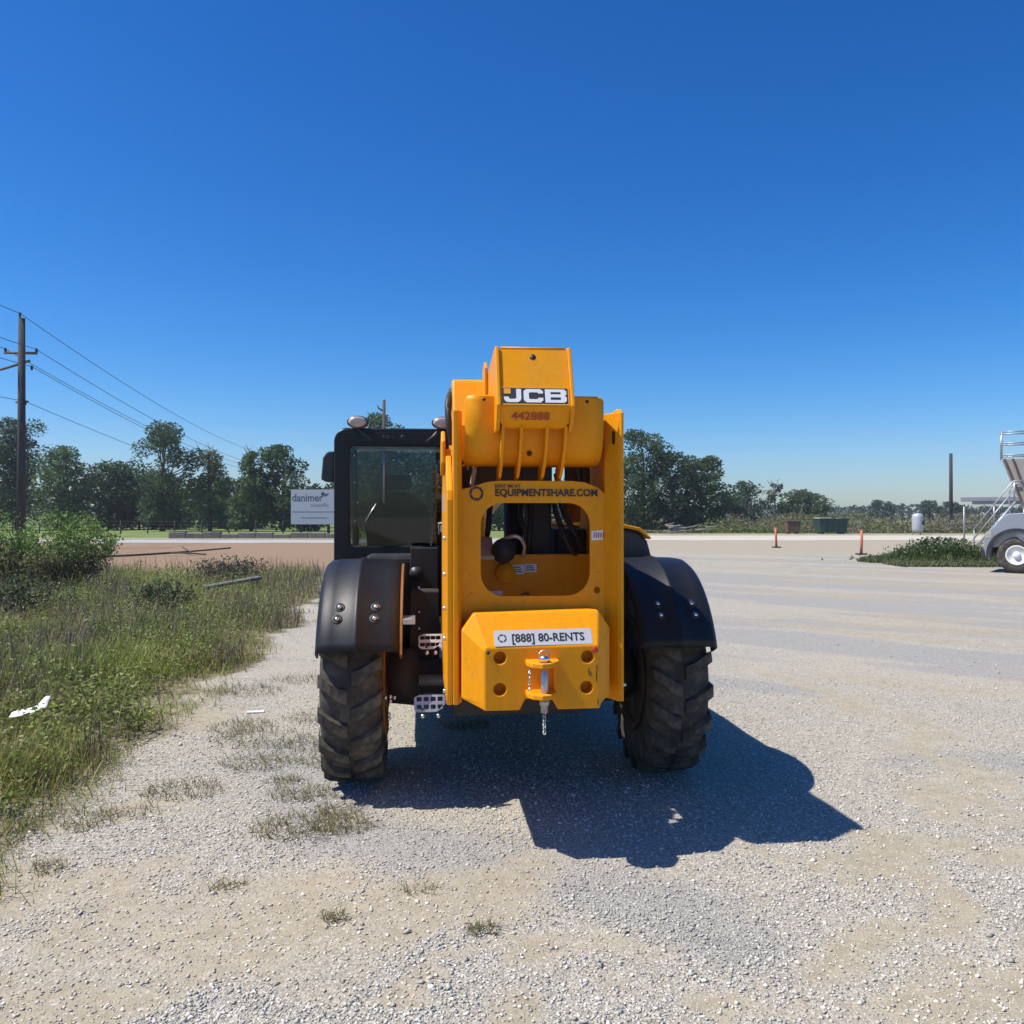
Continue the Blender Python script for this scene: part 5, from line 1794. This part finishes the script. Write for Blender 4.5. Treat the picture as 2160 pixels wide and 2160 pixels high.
    tube('pin_ring', [(0.005 + 0.026 * math.cos(t), -0.10, 1.035 + 0.018 * math.sin(t)) for t in np.linspace(0.2, PI * 2, 14)], 0.004, STEEL, H, 6)
    for k in range(7):
        z = 0.965 - k * 0.018
        tube('chain_link', [(-0.06 + 0.005 * math.cos(t), -0.06 + (0.005 * math.sin(t) if k % 2 else 0), z + 0.010 * math.sin(t + k)) for t in np.linspace(0, 2 * PI, 9)], 0.0025, CHROME, H, 5)
    for k in range(6):
        z = 0.745 - k * 0.017
        tube('chain_link', [(0.005 + 0.006 * math.cos(t), -0.10 + (0.006 * math.sin(t) if k % 2 else 0), z + 0.010 * math.sin(t)) for t in np.linspace(0, 2 * PI, 9)], 0.003, STEEL, H, 5)
    lathe('hitch_nut', [(0.79, 0.024), (0.815, 0.024)], STEEL, H, 6, 'z', (0.005, -0.10, 0))

    # ---------------- engine cover on the right
    cov = [(0.47, 0.95), (0.47, 1.63), (0.80, 1.615), (0.93, 1.59), (1.00, 1.525), (1.03, 1.42), (1.03, 0.95)]
    prism('engine_cover', cov, 1.72, 3.6, 'y', BLK, H, 0.02)
    top = [(0.46, 1.634), (0.46, 1.66), (0.81, 1.645), (0.945, 1.617), (1.025, 1.545), (1.012, 1.533), (0.93, 1.594), (0.80, 1.619)]
    prism('engine_bonnet', top, 1.70, 3.62, 'y', YEL, H, 0.006)
    box('engine_pod_lower', 0.47, 1.0, 1.74, 3.6, 0.55, 0.945, DARK, H, 0.02)
    tube('exhaust_pipe', [(0.62, 2.4, 1.65), (0.62, 2.4, 1.78), (0.62, 2.3, 1.82)], 0.035, DARK, H, 10)

    # ---------------- cab
    x0, x1, y0, y1, zt = -1.225, -0.34, 2.30, 3.95, 2.345
    rear = rrect(x0, x1, 0.95, zt, (0.03, 0.03, 0.07, 0.09), 5)
    opening = rrect(x0 + 0.095, x1 - 0.04, 1.465, zt - 0.115, 0.05, 5)
    plate('cab_rear_frame', [rear, opening], 0.06, T((0, y0 + 0.03, 0)), CABM, H, 0.008)
    plate('rear_window', [rrect(x0 + 0.093, x1 - 0.038, 1.463, zt - 0.113, 0.05, 5)], 0.006, T((0, y0 + 0.03, 0)), GLASS, H)
    box('cab_lower_left', x0 + 0.002, x0 + 0.05, y0 + 0.07, y1, 0.95, 1.30, CABM, H, 0.01)
    box('cab_lower_right', x1 - 0.05, x1, y0 + 0.07, y1, 0.95, 1.45, CABM, H, 0.01)
    box('cab_floor', x0 + 0.055, x1 - 0.055, y0 + 0.07, y1, 0.93, 1.0, DARK, H, 0.01)
    for x in (x0 + 0.03, x1 - 0.03):
        tube('cab_pillar', [(x, y1, 1.0), (x, y1 - 0.02, 1.6), (x, y1 - 0.25, 2.31)], 0.03, CABM, H, 8)
        tube('cab_roof_rail', [(x, y0 + 0.08, 2.31), (x, y1 - 0.25, 2.31)], 0.03, CABM, H, 8)
    tube('door_pillar', [(x0 + 0.03, 3.05, 1.30), (x0 + 0.03, 3.05, 2.3)], 0.022, CABM, H, 8)
    bm = bmesh.new()
    add_prism(bm, [(x0 + 0.01, 2.30), (x0 + 0.05, 2.365), (x1 - 0.05, 2.365), (x1 - 0.01, 2.30)], y0 + 0.065, y1 - 0.15, 'y')
    finish(bm, 'cab_roof', CABM, H, bevel=0.015)
    box('roof_visor', x0 + 0.06, x1 - 0.03, y0 - 0.012, y0 - 0.001, 2.245, 2.325, CABM, H, 0.004)
    bm = bmesh.new()
    add_prism(bm, [(y1 - 0.005, 1.05), (y1 + 0.003, 1.05), (y1 - 0.24, 2.28), (y1 - 0.248, 2.28)], x0 + 0.06, x1 - 0.06, 'x')
    finish(bm, 'windscreen', GLASS, H)
    box('side_window', x0 + 0.02, x0 + 0.027, y0 + 0.09, y1 - 0.3, 1.305, 2.27, GLASS, H, 0)
    box('side_window', x1 - 0.027, x1 - 0.02, y0 + 0.09, y1 - 0.3, 1.455, 2.27, GLASS, H, 0)
    # seat and controls
    box('seat_base', -1.0, -0.52, 2.62, 3.15, 1.0, 1.42, SEAT, H, 0.05)
    bm = bmesh.new()
    add_prism(bm, [(-1.0, 1.43), (-0.52, 1.43), (-0.50, 1.62), (-0.56, 1.80), (-0.68, 1.88), (-0.86, 1.88), (-0.95, 1.80), (-1.02, 1.62)], 2.52, 2.64, 'y')
    finish(bm, 'seat_back', SEAT, H, bevel=0.03)
    box('headrest', -0.88, -0.66, 2.53, 2.62, 1.90, 2.02, SEAT, H, 0.03)
    tube('steering_wheel', [(-0.76 + 0.17 * math.cos(t), 3.45 + 0.06 * math.sin(t), 1.75 + 0.15 * math.sin(t)) for t in np.linspace(0, 2 * PI, 24)], 0.016, HOSE, H, 8)
    tube('steering_column', [(-0.76, 3.46, 1.74), (-0.76, 3.7, 1.1)], 0.035, HOSE, H, 10)
    box('side_console', -0.50, -0.40, 2.6, 3.5, 1.0, 1.56, BLK, H, 0.02)
    tube('joystick', [(-0.46, 3.0, 1.56), (-0.45, 3.02, 1.72)], 0.02, HOSE, H, 8)
    tube('window_strip', [(-0.865, 2.315, 1.79), (-0.865, 2.315, 2.2)], 0.009, GALV, H, 8)  # added pale strip outside the glass, standing in for a front windscreen pillar
    box('wiper_motor', -0.98, -0.86, 2.36, 2.42, 1.70, 1.75, BLK, H, 0.01)
    tube('wiper_arm', [(-0.92, 2.285, 1.79), (-1.0, 2.283, 1.66)], 0.006, STEEL, H, 6)
    for (z, x) in ((2.15, -1.085), (1.95, -1.083), (1.80, -1.06), (1.66, -1.08)):
        lathe('window_clip', [(0, 0.008), (-0.01, 0.006)], CHROME, H, 8, 'y', (x, y0 + 0.022, z))
    # vents and small fittings on the visor
    for (x, w_) in ((-0.86, 0.016), (-0.83, 0.016), (-0.79, 0.012), (-0.72, 0.022)):
        lathe('roof_vent', [(0, w_), (-0.006, w_), (-0.004, w_ * 0.6)], HOSE, H, 12, 'y', (x, y0 - 0.0125, 2.285))
    # work lamps
    for x in (-1.055, -0.43):
        lm = lathe('work_lamp', [(0.085, 0.03), (0.07, 0.062), (0.02, 0.078), (0.0, 0.080), (-0.012, 0.078)], BLK, H, 24, 'y')
        lm.location = (x, y0 - 0.05, 2.395)
        lm.scale = (1.0, 1.0, 0.60)
        lm.rotation_euler = (math.radians(8), 0, 0)
        lathe('lamp_lens', [(-0.0125, 0.070), (-0.018, 0.05), (-0.020, 0.01)], LENS, lm, 24, 'y')
        s = 1 if x < -0.8 else -1
        tube('lamp_bracket', [(x - 0.01, y0 + 0.0, 2.36), (x + s * 0.06, y0 - 0.006, 2.30), (x + s * 0.12, y0 - 0.006, 2.25)], 0.015, BLK, H, 8)
    # mirrors and latch
    mr = prism('mirror', [(-1.41, 2.00), (-1.37, 1.98), (-1.31, 1.975), (-1.30, 2.235), (-1.36, 2.23), (-1.395, 2.18)], 3.0, 3.09, 'y', BLK, H, 0.012)
    tube('mirror_arm', [(-1.31, 3.04, 2.1), (-1.19, 3.05, 2.1)], 0.012, BLK, H, 8)
    tube('rear_mirror_frame', [(-0.455, 2.2, 1.56), (-0.455, 2.2, 1.645), (-0.40, 2.2, 1.65), (-0.36, 2.2, 1.635)], 0.010, GALV, H, 8)
    box('rear_mirror', -0.445, -0.36, 2.195, 2.21, 1.575, 1.635, CHROME, H, 0.006)
    tube('mirror_stay', [(-0.40, 2.2, 1.56), (-0.40, 2.29, 1.50)], 0.010, BLK, H, 8)
    plate('data_plate', [[(-1.12, 1.44), (-1.04, 1.44), (-1.04, 1.475), (-1.12, 1.475)]], 0.003, T((0, y0 - 0.002, 0)), GALV, H)
    plate('fender_reflector', [[(-0.47, 1.72), (-0.44, 1.72), (-0.44, 1.82), (-0.47, 1.82)]], 0.004, T((0, 0.50, 0)), WHT, H)
    return H


telehandler()


# ------------------------------------------------------------------ thin summer haze
def haze():
    bm = bmesh.new()
    add_box(bm, -420, 420, -60, 480, -1.5, 40)
    o = finish(bm, 'haze', None)
    m = bpy.data.materials.new('thin_air')
    m.use_nodes = True
    nt = m.node_tree
    nt.nodes.clear()
    out = nt.nodes.new('ShaderNodeOutputMaterial')
    v = nt.nodes.new('ShaderNodeVolumePrincipled')
    v.inputs['Color'].default_value = (0.90, 0.94, 1.0, 1)
    v.inputs['Density'].default_value = 0.00038
    v.inputs['Anisotropy'].default_value = 0.2
    nt.links.new(v.outputs[0], out.inputs['Volume'])
    o.data.materials.append(m)
    tag(o, kind='stuff')


haze()
